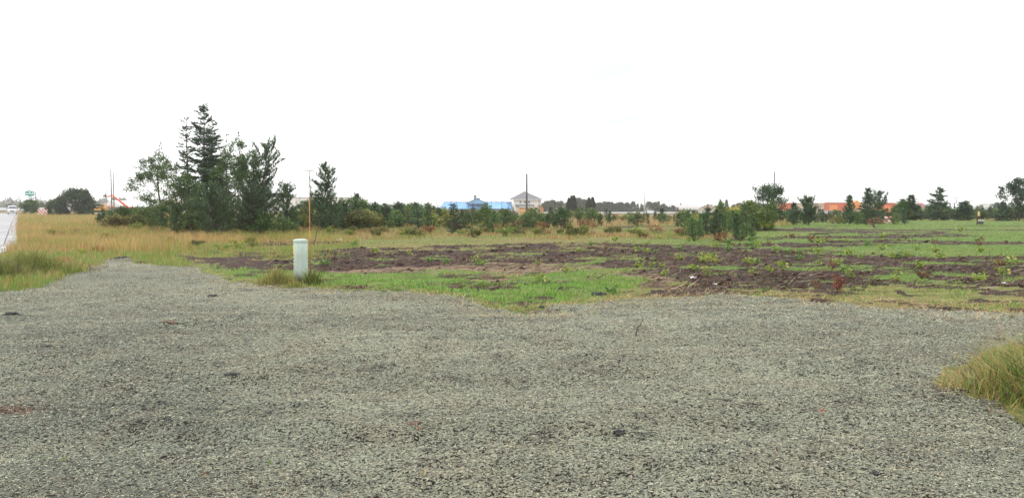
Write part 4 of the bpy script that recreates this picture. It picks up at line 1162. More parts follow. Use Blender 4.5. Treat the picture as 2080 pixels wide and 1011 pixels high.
# ------------------------------------------------------------------ clods, sticks and litter
def clod_mesh(seed, s=1.0):
    bm = bmesh.new(); bmesh.ops.create_icosphere(bm, subdivisions=4, radius=1)
    rr_ = np.random.RandomState(seed); o = rr_.rand(3) * 50
    from mathutils import noise as mn
    for v in bm.verts:
        f = 1 + 0.55 * mn.fractal(v.co * 1.6 + Vector(o), 0.9, 2.2, 5)
        v.co = v.co * f * (1 + 0.25 * mn.noise(v.co * 7 + Vector(o))); v.co.z *= 0.42
        v.co.y *= 0.75
    me = bpy.data.meshes.new('clod'); bm.to_mesh(me); bm.free()
    return me
def mat_clod(name, c0, c1):
    m, t = new_mat(name); n = N(t); g = n('ShaderNodeNewGeometry').outputs['Position']
    a = n.noise(g, 22, 6, 0.75); c = n.ramp(a, [(0.35, c0), (0.65, c1)])
    b_ = n('ShaderNodeBump', {'Height': a, 'Strength': 1.0, 'Distance': 0.03})
    p = n('ShaderNodeBsdfPrincipled', {'Base Color': c, 'Roughness': 0.9, 'Normal': b_.outputs[0]}); n.finish(p.outputs[0]); return m
CL = mat_clod('dark_clod', (0.018, 0.016, 0.016), (0.085, 0.085, 0.085))
CLB = mat_clod('brown_clod', (0.03, 0.018, 0.012), (0.26, 0.17, 0.11))
cms = [clod_mesh(i) for i in range(4)]
clods = [(24, 648, 0.16, CL, 'biggest black soil clod at the left edge of the mulch'), (470, 769, 0.085, CL, 'dark soil clod in the left middle of the mulch'), (845, 866, 0.07, CLB, 'brown earth clod low left of the centre'),
         (1258, 874, 0.085, CL, 'flat black clod in the lower middle of the mulch'), (1515, 900, 0.065, CL, 'small black clod in the lower right of the mulch'), (1778, 964, 0.055, CL, 'dark clod near the bottom right'),
         (960, 649, 0.07, CL, 'black clod below the green grass strip'), (1100, 622, 0.15, CL, 'dark half of the earth heap at the tip of the green strip'), (1068, 620, 0.16, CLB, 'straw brown half of the earth heap at the tip of the green strip'),
         (430, 605, 0.16, CL, 'dark soil lump on the upper left mulch'), (345, 664, 0.17, CLB, 'brown sod lump on the left mulch'), (1775, 880, 0.03, CL, 'tiny dark clod at the lower right'), (785, 712, 0.09, CL, 'greyish clod above the centre of the mulch'),
         (250, 527, 0.34, CL, 'heap of dark rubble at the far tip of the mulch'), (285, 533, 0.24, CL, 'smaller dark rubble right of the far tip heap'), (1215, 598, 0.28, CL, 'dark soil mound right of the green strip'), (524, 737, 0.05, CL, 'small dark clod left of centre'),
         (600, 792, 0.05, CL, 'blackish crumb left of the brown earth clod'), (1443, 921, 0.04, CL, 'black crumb between the flat black clod and the bottom right'), (418, 962, 0.06, CLB, 'brownish crumb near the bottom left'),
         (90, 712, 0.13, CL, 'dark lump at the left between the biggest clod and the sprouts'), (915, 561, 0.10, CL, 'dark stub on the pale sandy soil')]
for i, (px, py, s, m_, lab) in enumerate(clods):
    x, y = G(px, py); me = cms[i % 4].copy(); me.materials.clear(); me.materials.append(m_)
    o = link('soil_clod', me); o.location = (x, y, gz1(x, y) - 0.04 * s); o.scale = (s * 0.66, s * 0.62, s * 0.42); o.rotation_euler = (0, 0, i * 0.25)
    tag(o, lab, 'clod')
# rough clods strewn over the bare soil: far too many to count
r = np.random.RandomState(5)
n = 5200; y = 15 * (48 / 15) ** r.rand(n); u = -0.32 + 1.0 * r.rand(n); x = u * y
_, d_, _ = masks(x, y); d_ &= ~(inpoly(x, y, SAND) & (r.rand(n) < 0.7)); x, y = x[d_], y[d_]; n = len(x)
octv = np.array([(1, 0, 0), (-1, 0, 0), (0, 1, 0), (0, -1, 0), (0, 0, 1), (0, 0, -0.4)], float)
octf = np.array([(4, 0, 2), (4, 2, 1), (4, 1, 3), (4, 3, 0), (5, 2, 0), (5, 1, 2), (5, 3, 1), (5, 0, 3)])
sz = (0.012 + 0.05 * r.rand(n) ** 4) * (0.8 + y / 40); a = r.rand(n) * 6.28
vv = octv[None] * (0.6 + 0.8 * r.rand(n, 6, 1)) * sz[:, None, None] * np.array([1.5, 1, 0.6])
X_ = vv[..., 0] * np.cos(a)[:, None] - vv[..., 1] * np.sin(a)[:, None]; Y_ = vv[..., 0] * np.sin(a)[:, None] + vv[..., 1] * np.cos(a)[:, None]
vv = np.stack([X_ + x[:, None], Y_ + y[:, None], vv[..., 2] + (gz(x, y) + 0.01)[:, None]], -1).reshape(-1, 3)
ff = (6 * np.arange(n))[:, None, None] + octf[None]
c = palette(r, n, [(0.035, 0.02, 0.015), (0.07, 0.04, 0.03), (0.15, 0.09, 0.065), (0.018, 0.011, 0.009)], [4, 3, 1, 3])
veg_obj('soil_crumbs', [(vv, ff.reshape(-1, 3), np.repeat(c, 6, 0))], FIBRE, kind='stuff', label='loose dark clods strewn over the bare soil', cat='soil')
# chopped twigs over the bare soil
n = 9000; y = 15 * (48 / 15) ** r.rand(n); x = (-0.32 + 1.0 * r.rand(n)) * y
_, d_, _ = masks(x, y); x, y = x[d_], y[d_]; n = len(x); z = gz(x, y) + 0.02
a = r.randn(n) * 0.5; L = 0.06 + 0.30 * r.rand(n) ** 2.5; dz = r.randn(n) * 0.10
S = np.stack([x, y, z, x + np.cos(a) * L, y + np.sin(a) * L, z + np.abs(dz) * L * 3, 0.004 + 0.005 * r.rand(n), 0.003 + 0 * x], -1)
tv, tf = tubes(S, 3)
c = palette(r, n, [(0.09, 0.05, 0.035), (0.24, 0.16, 0.11), (0.03, 0.018, 0.013), (0.45, 0.36, 0.27)], [4, 1.5, 3.5, .8])
me = np_mesh('twigs', tv, tf, [FIBRE], col=np.repeat(c, 6, 0)); tag(link('twigs', me), 'chopped twigs littering the bare soil', 'twigs', kind='stuff')

def stick(pts, r0, label, name='dead_branch'):
    S = []
    ps = [np.array(p) for p in pts]
    for i in range(len(ps) - 1): S.append([*ps[i], *ps[i + 1], r0 * (1 - 0.7 * i / len(ps)), r0 * (1 - 0.7 * (i + 1) / len(ps))])
    o0 = ps[0].copy(); S = np.array(S); S[:, :3] -= o0; S[:, 3:6] -= o0
    v, f = tubes(S, 6); o = link(name, np_mesh(name, v, f, [BARK], smooth=True)); o.location = o0
    tag(o, label, 'branch')
x, y = G(636, 499); z = gz1(x, y)
stick([(x, y, z - 0.05), (x + 0.10, y, z + 0.30), (x + 0.14, y + 0.05, z + 0.55), (x + 0.24, y, z + 0.75), (x + 0.3, y, z + 1.0)], 0.022, 'dark leaning dead stick just right of the orange rod')
x, y = G(607, 497); z = gz1(x, y)
stick([(x, y, z), (x + 0.25, y, z + 0.22), (x + 0.5, y, z + 0.34)], 0.012, 'thin slanting twig left of the orange rod')
for px, py, dx, dz, lab in ((1265, 521, 1.1, 0.12, 'long bare branch on the dark soil at the centre right'), (1570, 538, 0.5, 0.10, 'pale branch on the soil below the brush pile'), (880, 522, 0.12, 0.42, 'pale upright twig left of centre'),
                            (1110, 550, 0.5, 0.08, 'dark branch across the sandy patch'), (1395, 580, 0.25, 0.22, 'bent twig beside the white litter'), (2000, 548, 0.18, 0.5, 'crooked stem beside the yellow weeds at the right edge'),
                            (1900, 505, 0.1, 0.45, 'dark stem standing in the green field'), (1853, 505, 0.04, 0.5, 'second dark stem in the green field'), (1965, 530, 0.4, 0.2, 'low bent stem by the right edge'),
                            (1290, 685, 0.10, 0.16, 'short dark stalk standing in the mulch right of the green strip'), (760, 530, 0.9, 0.10, 'reddish branch in the soil right of the pedestal'),
                            (1640, 475, 1.4, 0.05, 'dark log lying in the far green field')):
    x, y = G(px, py); z = gz1(x, y)
    stick([(x, y, z - 0.02), (x + dx * .35, y + .05, z + dz * .5 + 0.03), (x + dx * .7, y + .02, z + dz * .7 + 0.03), (x + dx, y + .1, z + dz + 0.01)], 0.010 if py > 480 else 0.06, lab)
wh = mat('litter_white', (0.75, 0.73, 0.72), 0.5)
for px, py, s, lab in ((1408, 568, 0.11, 'larger scrap of white litter on the bare soil'), (1452, 578, 0.07, 'smaller scrap of white litter right of the larger one'), (2040, 578, 0.06, 'white scrap near the right edge'), (690, 487, 0.2, 'white scrap in the dry grass right of the orange rod')):
    x, y = G(px, py); bm = bmesh.new(); bmesh.ops.create_grid(bm, x_segments=5, y_segments=4, size=1)
    rr_ = random.Random(px)
    for v in bm.verts: v.co = Vector((v.co.x * s * 0.7 * rr_.uniform(.8, 1.1), v.co.y * s * 0.6, rr_.uniform(0, 0.25) * s + 0.08 * s * (v.co.y + 1)))
    me = bpy.data.meshes.new('litter'); bm.to_mesh(me); bm.free(); me.materials.append(wh)
    o = link('litter', me); o.location = (x, y, gz1(x, y) + 0.01); tag(o, lab, 'litter')
# orange leaf on the mulch
x, y = G(1663, 841); lv = leaves(np.array([[0, 0, 0.0], [0.01, 0.0, 0.005]]), np.array([[1, 0.2, 0.2], [0.3, -1, 0.3]]), np.array([0.05, 0.04]), np.array([0.03, 0.03]), np.random.RandomState(1), np.array([[0.7, 0.12, 0.04]] * 2), True)
o = link('fallen_leaf', np_mesh('fallen_leaf', lv[0], lv[1], [LEAF], col=lv[2])); o.location = (x, y, gz1(x, y) + 0.02); tag(o, 'tiny orange red leaf lying on the right of the mulch', 'leaf')
o2 = o.copy(); COL.objects.link(o2); x, y = G(846, 876); o2.location = (x, y, gz1(x, y) + 0.02); o2.scale = (0.6,) * 3; o2['label'] = 'tiny orange leaf below the brown earth clod'

# ------------------------------------------------------------------ utility pedestal and marker rod
x0, y0 = G(608.5, 574); z0 = gz1(x0, y0); y0 += 0.12
ped = tag(empty('utility_pedestal', (x0, y0, z0 - 0.05)), 'pale green cylindrical utility pedestal standing in grass at the mulch edge', 'utility pedestal')
def mat_ped():
    m, t = new_mat('pedestal_plastic'); n = N(t); co = n('ShaderNodeTexCoord').outputs['Object']
    st = n('ShaderNodeMapping', {0: co, 'Scale': (7, 7, 0.7)}).outputs[0]
    c = n.ramp(n.noise(st, 3, 6, 0.65), [(0.35, (0.42, 0.52, 0.45)), (0.65, (0.50, 0.60, 0.53))])
    # rain splash of soil near the ground
    s = n('ShaderNodeSeparateXYZ', {0: co}).outputs[2]
    mm = n('ShaderNodeMapRange', {0: s, 1: 0.05, 2: 0.30, 3: 0.7, 4: 0.0}).outputs[0]
    mm = n('ShaderNodeMath', {0: mm, 1: n.noise(co, 22, 6, 0.7)}, operation='MULTIPLY').outputs[0]
    c = n.mixc(n.ramp(mm, [(0.1, 0), (0.4, 0.8)]), c, (0.16, 0.13, 0.09))
    c = n.mixc(n.ramp(n.noise(co, 60, 3, 0.8), [(0.66, 0), (0.72, 0.35)]), c, (0.22, 0.24, 0.2))
    p = n('ShaderNodeBsdfPrincipled', {'Base Color': c, 'Roughness': 0.42}); n.finish(p.outputs[0]); return m
PM = mat_ped()
def cyl_ring(r, z, n=40, ph=0): return [Vector((r * math.cos(ph + 2 * math.pi * i / n), r * math.sin(ph + 2 * math.pi * i / n), z)) for i in range(n)]
PH, PR = 0.955, 0.149
b = MB(); b.loft([cyl_ring(PR, 0.0), cyl_ring(PR, 0.30), cyl_ring(PR, 0.60), cyl_ring(PR, PH - 0.075), cyl_ring(PR - 0.004, PH - 0.070)]); b.build('body', PM, ped, smooth=False)
for p_ in ped.children[0].data.polygons: p_.use_smooth = len(p_.vertices) == 4
b = MB(); b.loft([cyl_ring(PR - 0.012, PH - 0.072), cyl_ring(PR - 0.012, PH - 0.062), cyl_ring(PR + 0.003, PH - 0.062), cyl_ring(PR + 0.003, PH - 0.012), cyl_ring(PR - 0.006, PH - 0.002), cyl_ring(PR * 0.6, PH + 0.010), cyl_ring(PR * 0.2, PH + 0.013)])
b.build('lid', PM, ped, smooth=False)
# door seam, hinge line, lock and faded yellow warning label with black lettering
def on_cyl(a0, a1, z0_, z1_, r_, n=6):
    """thin curved plate on the cylinder between angles (degrees, -90 faces the camera)"""
    m_ = MB(); A = [math.radians(a0 + (a1 - a0) * i / n) for i in range(n + 1)]
    vs = []
    for rr_ in (r_, r_ + 0.0025):
        for z_ in (z0_, z1_):
            vs += [Vector((rr_ * math.cos(a), rr_ * math.sin(a), z_)) for a in A]
    k = n + 1; fs = []
    for i in range(n):
        fs += [(2 * k + i, 2 * k + i + 1, 3 * k + i + 1, 3 * k + i), (i, k + i, k + i + 1, i + 1), (i, i + 1, 2 * k + i + 1, 2 * k + i), (k + i, 3 * k + i, 3 * k + i + 1, k + i + 1)]
    fs += [(0, 2 * k, 3 * k, k), (n, k + n, 3 * k + n, 2 * k + n)]
    return m_.add(vs, fs)
dk = mat('seam_dark', (0.05, 0.06, 0.055), 0.6)
on_cyl(-135.5, -134.3, 0.04, 0.50, PR).build('door_seam', dk, ped)
yl = mat('faded_yellow', (0.70, 0.62, 0.30), 0.55)
lb = on_cyl(-168, -131, 0.58, 0.86, PR, 8).build('warning_label', yl, ped)
lb['label'] = 'faded yellow warning label wrapped on the left side of the pedestal'
wb = on_cyl(-160, -134, 0.42, 0.575, PR, 8).build('marking_label', mat('label_white', (0.62, 0.66, 0.52), 0.5), ped)
blk = mat('label_black', (0.02, 0.02, 0.02), 0.6)
for (z_, aa, ab, hh_) in ((0.605, -150, -143, 0.032), (0.530, -152, -143, 0.034), (0.465, -151, -142, 0.028)):
    on_cyl(aa, ab, z_, z_ + hh_, PR + 0.0026, 3).build('marking', blk, ped)
b = MB(); b.tube((0, -PR - 0.004, 0.70), (0, -PR + 0.004, 0.70), 0.010, n=12); lk = b.build('lock', mat('lock_metal', (0.35, 0.38, 0.36), 0.35, 0.8), ped); lk.rotation_euler = (0, 0, math.radians(-52))

xr, yr = x0 + 0.15, y0 + 0.20
zr = gz1(xr, yr); top = AT(622.5, 402, yr).z
rod = tag(empty('marker_rod', (xr, yr, zr)), 'thin orange fibreglass marker rod rising behind the pedestal', 'marker rod')
orng = mat('orange_fibreglass', (0.52, 0.19, 0.07), 0.5, var=0.2, scale=5)
b = MB(); b.tube((0, 0, -0.1), (0.0, 0, top - zr), 0.0100, 0.008, 10); b.build('rod', orng, rod, smooth=True)
b = MB(); b.tube((0, 0, 0.95), (0, 0, 1.12), 0.0120, n=10); b.build('sleeve', mat('yellow_sleeve', (0.62, 0.36, 0.09), 0.5), rod)

# ------------------------------------------------------------------ poles
wood = mat('pole_wood', (0.075, 0.062, 0.055), 0.9, var=0.3, scale=1.5)
insm = mat('insulator', (0.30, 0.29, 0.28), 0.35)
def utility_pole(px, top, D, wpx, label, arms=(), ins=(), side=-1, m=None, name='utility_pole', cat='utility pole'):
    p = AT(px, top, D); z = gz1(p.x, D); h = p.z - z
    t = tag(empty(name, (p.x, D, z)), label, cat)
    r_ = wpx * D / F / 2
    b = MB(); b.tube((0, 0, -0.5), (0, 0, h), r_ * 1.25, r_ * 0.8, 12); b.build('pole', m or wood, t, smooth=True)
    for f in arms:
        b = MB(); b.box(-1.2, 1.2, -0.06, 0.06, h * f - 0.06, h * f + 0.06); b.build('crossarm', wood, t)
        for q in (-1.05, -0.5, 0.5, 1.05):
            b = MB(); b.tube((q, 0, h * f + 0.06), (q, 0, h * f + 0.26), 0.05, 0.03, 8); b.build('insulator', insm, t)
    for f in ins:
        b = MB(); b.tube((0, 0, h - f), (side * 0.38, 0, h - f + 0.06), 0.035, 0.035, 6); b.tube((side * 0.38, 0, h - f - 0.05), (side * 0.38, 0, h - f + 0.20), 0.07, 0.05, 8); b.build('insulator', insm, t)
    return t
utility_pole(1070, 353, 232, 3.6, 'thick dark utility pole in front of the white house', ins=(0.2, 2.0, 3.8))
utility_pole(1573, 349, 225, 2.6, 'dark utility pole rising behind the shapely tree', ins=(0.2, 2.2, 4.2), side=1)
utility_pole(225, 345, 290, 2.0, 'taller grey pole of the pair behind the boom lift', ins=(0.3, 2.0, 3.8))
utility_pole(229.8, 351, 330, 1.8, 'shorter grey pole of the pair behind the boom lift', ins=(0.5, 2.4, 6.0))
utility_pole(629, 346, 190, 1.5, 'pole with a crossarm behind the lone bushy pine', arms=(0.985,))
wp = mat('pole_white', (0.55, 0.56, 0.57), 0.5)
utility_pole(1310, 377, 400, 2.6, 'tall pale tapered pole beside the passing white car', m=wp, name='sign_pole', cat='pole')
def lamp(px, top, D, label, sx=-1):
    p = AT(px, top, D); z = gz1(p.x, D); h = p.z - z
    t = tag(empty('street_lamp', (p.x, D, z)), label, 'street lamp')
    b = MB(); b.tube((0, 0, -0.3), (0, 0, h), 0.14, 0.09, 8); b.build('pole', insm, t)
    b = MB(); b.box(min(0, sx * 1.6), max(0, sx * 1.6), -0.15, 0.15, h - 0.05, h + 0.12); b.build('lamp_head', insm, t)
lamp(215.5, 387, 270, 'lamp post with a side arm above the boom lift basket', 1)
lamp(1943, 402, 300, 'lamp post right of the black frame', -1)
lamp(1976, 408, 320, 'lamp post at the left end of the white arched building', -1)
lamp(1846, 403, 330, 'thin lamp post over the red roof', 1)
lamp(1683, 403, 340, 'thin lamp post before the red part of the store', 1)
lamp(1866, 404, 330, 'lamp post at the right end of the red roof', -1)
lamp(1531, 408, 340, 'curved lamp post in the trees left of the shapely tree', 1)
lamp(1519, 410, 345, 'lamp post further left in the trees before the shapely tree', -1)

# ------------------------------------------------------------------ buildings
def gzb(px, D): return gz1((px - 1040) / F * D, D)
def wall_box(t, name, x0, x1, y0, y1, z0, z1, m): b = MB(); b.box(x0, x1, y0, y1, z0, z1); return b.build(name, m, t)
white = mat('white_siding', (0.86, 0.85, 0.83), 0.6, var=0.04, scale=0.6)
glass = mat('window_glass', (0.10, 0.13, 0.15), 0.1, var=0.1)
trim = mat('white_trim', (0.80, 0.80, 0.80), 0.5, var=0.03)
blue = mat('blue_metal_roof', (0.20, 0.45, 0.80), 0.35, var=0.08, scale=0.4)
bdark = mat('blue_dark_trim', (0.04, 0.10, 0.22), 0.5)
grey = mat('grey_shingle', (0.19, 0.19, 0.21), 0.85, var=0.2, scale=2.5)
def hip(b, x0, x1, y0, y1, z0, z1, px0, px1):
    ym = (y0 + y1) / 2
    return b.add([(x0, y0, z0), (x1, y0, z0), (x1, y1, z0), (x0, y1, z0), (px0, ym, z1), (px1, ym, z1)], [(0, 1, 5, 4), (1, 2, 5), (2, 3, 4, 5), (3, 0, 4), (0, 3, 2, 1)])

# blue roofed building
D = 400; s = D / F; c0 = AT(966, 424, D); g = gzb(966, D)
bb = tag(empty('building', (c0.x, D, g)), 'long low building with a bright blue metal roof', 'building')
X = lambda px: (px - 966) * s
ez = c0.z - g; rz = AT(966, 410.5, D + 6).z - g
wall_box(bb, 'wall', X(896), X(1036), 0.8, 12, 0, ez - 0.15, mat('tan_wall', (0.42, 0.38, 0.32), 0.8))
b = MB(); b.add([(X(892), 0, ez), (X(1041), 0, ez), (X(1038.5), 6.4, rz), (X(899), 6.4, rz), (X(892), 12.8, ez), (X(1041), 12.8, ez)], [(0, 1, 2, 3), (3, 2, 5, 4), (0, 3, 4), (1, 5, 2), (0, 4, 5, 1)]); b.build('roof', blue, bb)
b = MB(); b.box(X(892), X(1041), -0.12, 0.05, ez - 0.35, ez - 0.01); b.build('fascia', bdark, bb)  # dark edge strip; the shadow under the eave is put into its colour
b = MB(); b.box(X(899), X(1038.5), 6.2, 6.6, rz, rz + 0.14); b.build('ridge_cap', bdark, bb)
for i in range(28):   # standing seams
    t = (i + 0.5) / 28; xa = X(892) + (X(1041) - X(892)) * t; xb = X(899) + (X(1038.5) - X(899)) * t
    b = MB(); b.add([(xa - .06, -0.02, ez + 0.02), (xa + .06, -0.02, ez + 0.02), (xb + .06, 6.3, rz + 0.02), (xb - .06, 6.3, rz + 0.02), (xa, -0.02, ez + 0.14), (xb, 6.3, rz + 0.14)], [(0, 4, 5, 3), (1, 2, 5, 4), (0, 1, 4), (2, 3, 5)]); b.build('seam', blue, bb)
zt = AT(966, 404.5, D + 1).z - g
b = MB(); b.add([(X(948), 0.3, rz - 0.9), (X(990), 0.3, rz - 0.9), (X(968), 0.3, zt), (X(948), 9, rz - 0.2), (X(990), 9, rz - 0.2), (X(968), 9, zt)], [(0, 1, 2), (0, 2, 5, 3), (1, 4, 5, 2), (3, 5, 4)]); b.build('gable_roof', blue, bb)
b = MB()
for (xa, xb) in ((X(948), X(968)), (X(990), X(968))):
    sg = 1 if xb > xa else -1
    b.add([(xa, 0.22, rz - 0.9), (xb, 0.22, zt), (xb, 0.22, zt + 0.35), (xa - sg * 0.8, 0.22, rz - 0.75), (xa, 0.5, rz - 0.9), (xb, 0.5, zt), (xb, 0.5, zt + 0.35), (xa - sg * 0.8, 0.5, rz - 0.75)], [(0, 1, 2, 3), (4, 7, 6, 5), (3, 2, 6, 7)])
b.build('gable_trim', bdark, bb)
b = MB(); b.prism([(X(966), zt - 0.1), (X(975.5), zt - 0.1), (X(974), zt + 0.5), (X(968), zt + 0.5)], 1.5, 3.5); b.build('cupola', bdark, bb)
b = MB(); b.box(X(961.6), X(967), 3, 4.2, zt - 0.5, AT(964, 397.5, D).z - g); b.build('chimney', insm, bb)
b = MB(); b.box(X(961.2), X(967.4), 2.9, 4.3, AT(964, 397.5, D).z - g, AT(964, 396, D).z - g); b.build('chimney_cap', insm, bb)
b = MB(); b.tube((X(913.5), 6, rz - 0.2), (X(913.5), 6, rz + 1.3), 0.08, n=6); b.build('vent_pipe', insm, bb)

# white house with the grey hip roof
D = 400; c0 = AT(1068, 405.5, D); g = gzb(1068, D)
hs = tag(empty('house', (c0.x, D + 0.5, g)), 'white two storey house with a grey hipped roof', 'house')
X = lambda px: (px - 1068) * s
Z = lambda py: AT(1068, py, D).z - g
wall_box(hs, 'wall', X(1043), X(1099), 0, 13.5, 0, Z(406) , white)
b = MB(); hip(b, X(1033), X(1104.5), -1.2, 14.5, Z(405.6), Z(388.5), X(1064.5), X(1067)); b.build('roof', grey, hs)
b = MB(); b.box(X(1033), X(1104.5), -1.32, -1.202, Z(406.2), Z(404.9)); b.build('gutter', trim, hs)
for px in (1057.2, 1066.0, 1074.8):
    b = MB(); b.box(X(px - 2.6), X(px + 2.6), -0.10, 0.02, Z(413.4), Z(407.6)); f_ = b.build('window', trim, hs)
    b = MB(); b.box(X(px - 1.9), X(px - 0.12), -0.13, -0.11, Z(412.6), Z(408.3)); b.build('pane', glass, f_)
    b = MB(); b.box(X(px + 0.12), X(px + 1.9), -0.13, -0.11, Z(412.6), Z(408.3)); b.build('pane', glass, f_)
b = MB(); b.add([(X(1047), 0, Z(415.4)), (X(1085.5), 0, Z(415.4)), (X(1082), -3.2, Z(419.4)), (X(1053), -3.2, Z(419.4)), (X(1047), 0, Z(419.6)), (X(1085.5), 0, Z(419.6))], [(0, 3, 2, 1), (0, 4, 3), (1, 2, 5), (3, 4, 5, 2)]); b.build('porch_roof', grey, hs)
wall_box(hs, 'sign_band', X(1055), X(1083), -3.0, -2.8, Z(421.4), Z(419.6), trim)
og = mat('orange_yellow_front', (0.72, 0.33, 0.05), 0.6, var=0.15, scale=0.8)
wall_box(hs, 'shop_front', X(1055), X(1083), -2.9, 0, 0, Z(421.5), og)
for i in range(6):
    px = 1057.5 + i * 4.6; b = MB(); b.box(X(px - 1.6), X(px + 1.6), -2.97, -2.91, Z(424), Z(422.2)); b.build('window', mat('dark_red_window', (0.18, 0.05, 0.04), 0.4), hs)
for zz_ in (426.0, 428.2):
    b = MB(); b.box(X(1056), X(1082), -2.99, -2.92, Z(zz_), Z(zz_ - 0.5)); b.build('stripe', mat('cream_stripe', (0.8, 0.66, 0.36), 0.6), hs)
b = MB(); b.prism([(X(1094), 0), (X(1104), 0), (X(1104), Z(423)), (X(1096.5), Z(416.5)), (X(1094), Z(416.5))], -2, 6); b.build('side_wing', mat('orange_wing', (0.55, 0.24, 0.10), 0.7), hs)
b = MB(); b.add([(X(1095.5), -2.6, Z(415.3)), (X(1106.5), -2.6, Z(424)), (X(1106.5), 7, Z(424)), (X(1095.5), 7, Z(415.3)), (X(1095.5), -2.6, Z(416.1)), (X(1106.5), -2.6, Z(424.8)), (X(1106.5), 7, Z(424.8)), (X(1095.5), 7, Z(416.1))], [(0, 1, 2, 3), (4, 7, 6, 5), (0, 4, 5, 1), (1, 5, 6, 2), (2, 6, 7, 3)]); b.build('side_wing_roof', mat('brown_shingle', (0.16, 0.10, 0.07), 0.8), hs)
b = MB(); b.tube((X(1065.5), 6.4, Z(389)), (X(1065.5), 6.4, Z(384)), 0.05, n=6); b.build('aerial', insm, hs)

# low white barns
D = 470; s = D / F
for (a, c, ev, rdg, lab, gable) in ((1364, 1418, 421.6, 416.0, 'long low white barn left of the cream gabled shed', False), (1418, 1457, 422.5, 414.6, 'cream gabled shed with red lettering panel', True)):
    cxp = (a + c) / 2; g = gzb(cxp, D); p = AT(cxp, 430, D)
    t = tag(empty('barn', (p.x, D, g)), lab, 'barn'); X = lambda px: (px - cxp) * s; Z = lambda py: AT(cxp, py, D).z - g
    if not gable:
        wall_box(t, 'wall', X(a), X(c), 0, 12, 0, Z(ev), white)
        b = MB(); b.add([(X(a - 1), -0.8, Z(ev + .3)), (X(c + 1), -0.8, Z(ev + .3)), (X(c), 6, Z(rdg)), (X(a), 6, Z(rdg)), (X(a - 1), 13, Z(ev)), (X(c + 1), 13, Z(ev))], [(0, 1, 2, 3), (3, 2, 5, 4), (0, 3, 4), (1, 5, 2), (0, 4, 5, 1)]); b.build('roof', mat('pale_roof', (0.52, 0.47, 0.47), 0.6), t)
        b = MB(); b.box(X(1375), X(1417), -3.2, -0.05, Z(425.6), Z(422)); b.build('porch_roof', trim, t)
        for q in range(5):
            b = MB(); b.box(X(1378 + q * 8.5), X(1384 + q * 8.5), -0.12, -0.01, Z(430), Z(426.8)); b.build('door', mat('barn_door', (0.30, 0.29, 0.26), 0.6), t)
    else:
        b = MB(); b.prism([(X(a), 0), (X(c), 0), (X(c), Z(ev)), (X(cxp), Z(rdg + .4)), (X(a), Z(ev))], 0, 14); b.build('wall', mat('cream_wall', (0.66, 0.60, 0.50), 0.7), t)
        b = MB()
        for sg in (-1, 1):
            xe = X(a - 1) if sg < 0 else X(c + 1); b.add([(xe, -0.7, Z(ev + .3)), (0, -0.7, Z(rdg)), (0, 14.5, Z(rdg)), (xe, 14.5, Z(ev + .3)), (xe, -0.7, Z(ev - .4)), (0, -0.7, Z(rdg - .7)), (0, 14.5, Z(rdg - .7)), (xe, 14.5, Z(ev - .4))], [(0, 1, 2, 3), (4, 7, 6, 5), (0, 4, 5, 1), (0, 3, 7, 4)])
        b.build('roof', trim, t)
        for q in range(4):
            b = MB(); b.box(X(1432 + q * 3.2), X(1434 + q * 3.2), -0.15, -0.02, Z(424), Z(420)); b.build('sign_letter', mat('sign_red', (0.45, 0.10, 0.08), 0.5), t)

# orange store
D = 380; s = D / F; cxp = 1720; g = gzb(1735, D); p = AT(cxp, 430, D)
st = tag(empty('store', (p.x, D, g)), 'long orange and cream store building behind the right hand pines', 'store')
X = lambda px: (px - cxp) * s; Z = lambda py: AT(cxp, py, D).z - g
rd = mat('store_red', (0.66, 0.12, 0.05), 0.65, var=0.08); orr = mat('store_orange', (0.85, 0.30, 0.06), 0.65, var=0.08); crm = mat('store_cream', (0.62, 0.47, 0.34), 0.7, var=0.08)
for (a, c, tp_, m_, dy) in ((1601, 1609.5, 412.5, rd, -0.5), (1609.5, 1674.5, 413, crm, 0), (1674.5, 1724, 412, rd, -0.5), (1724, 1752, 413.5, crm, 0.1), (1752, 1775, 413, crm, 0.2), (1775, 1816, 412.5, rd, -0.4), (1816, 1842, 413, crm, 0.0)):
    wall_box(st, 'wall', X(a) + .01, X(c) - .01, dy, 14, -0.2, Z(tp_), m_)
    b = MB(); b.box(X(a), X(c), dy - 0.25, dy - 0.005, Z(tp_), Z(tp_ - 0.8)); b.build('parapet_cap', mat('cap_grey', (0.45, 0.40, 0.38), 0.5), st)
for (a, c, z1, z2) in ((1683.5, 1700, 430, 416), (1782, 1790, 430, 418), (1796, 1806, 430, 418)):
    wall_box(st, 'panel', X(a), X(c), -0.62, -0.51, Z(z1), Z(z2), orr)
b = MB(); b.prism([(X(1729), Z(424)), (X(1746), Z(424)), (X(1746), Z(414)), (X(1737), Z(407)), (X(1729), Z(412))], -2.0, -0.1); b.build('entrance_gable', orr, st)
for q in range(6):
    b = MB(); b.box(X(1614 + q * 9.5), X(1619.5 + q * 9.5), -0.08, -0.01, Z(430), Z(423)); b.build('window', glass, st)
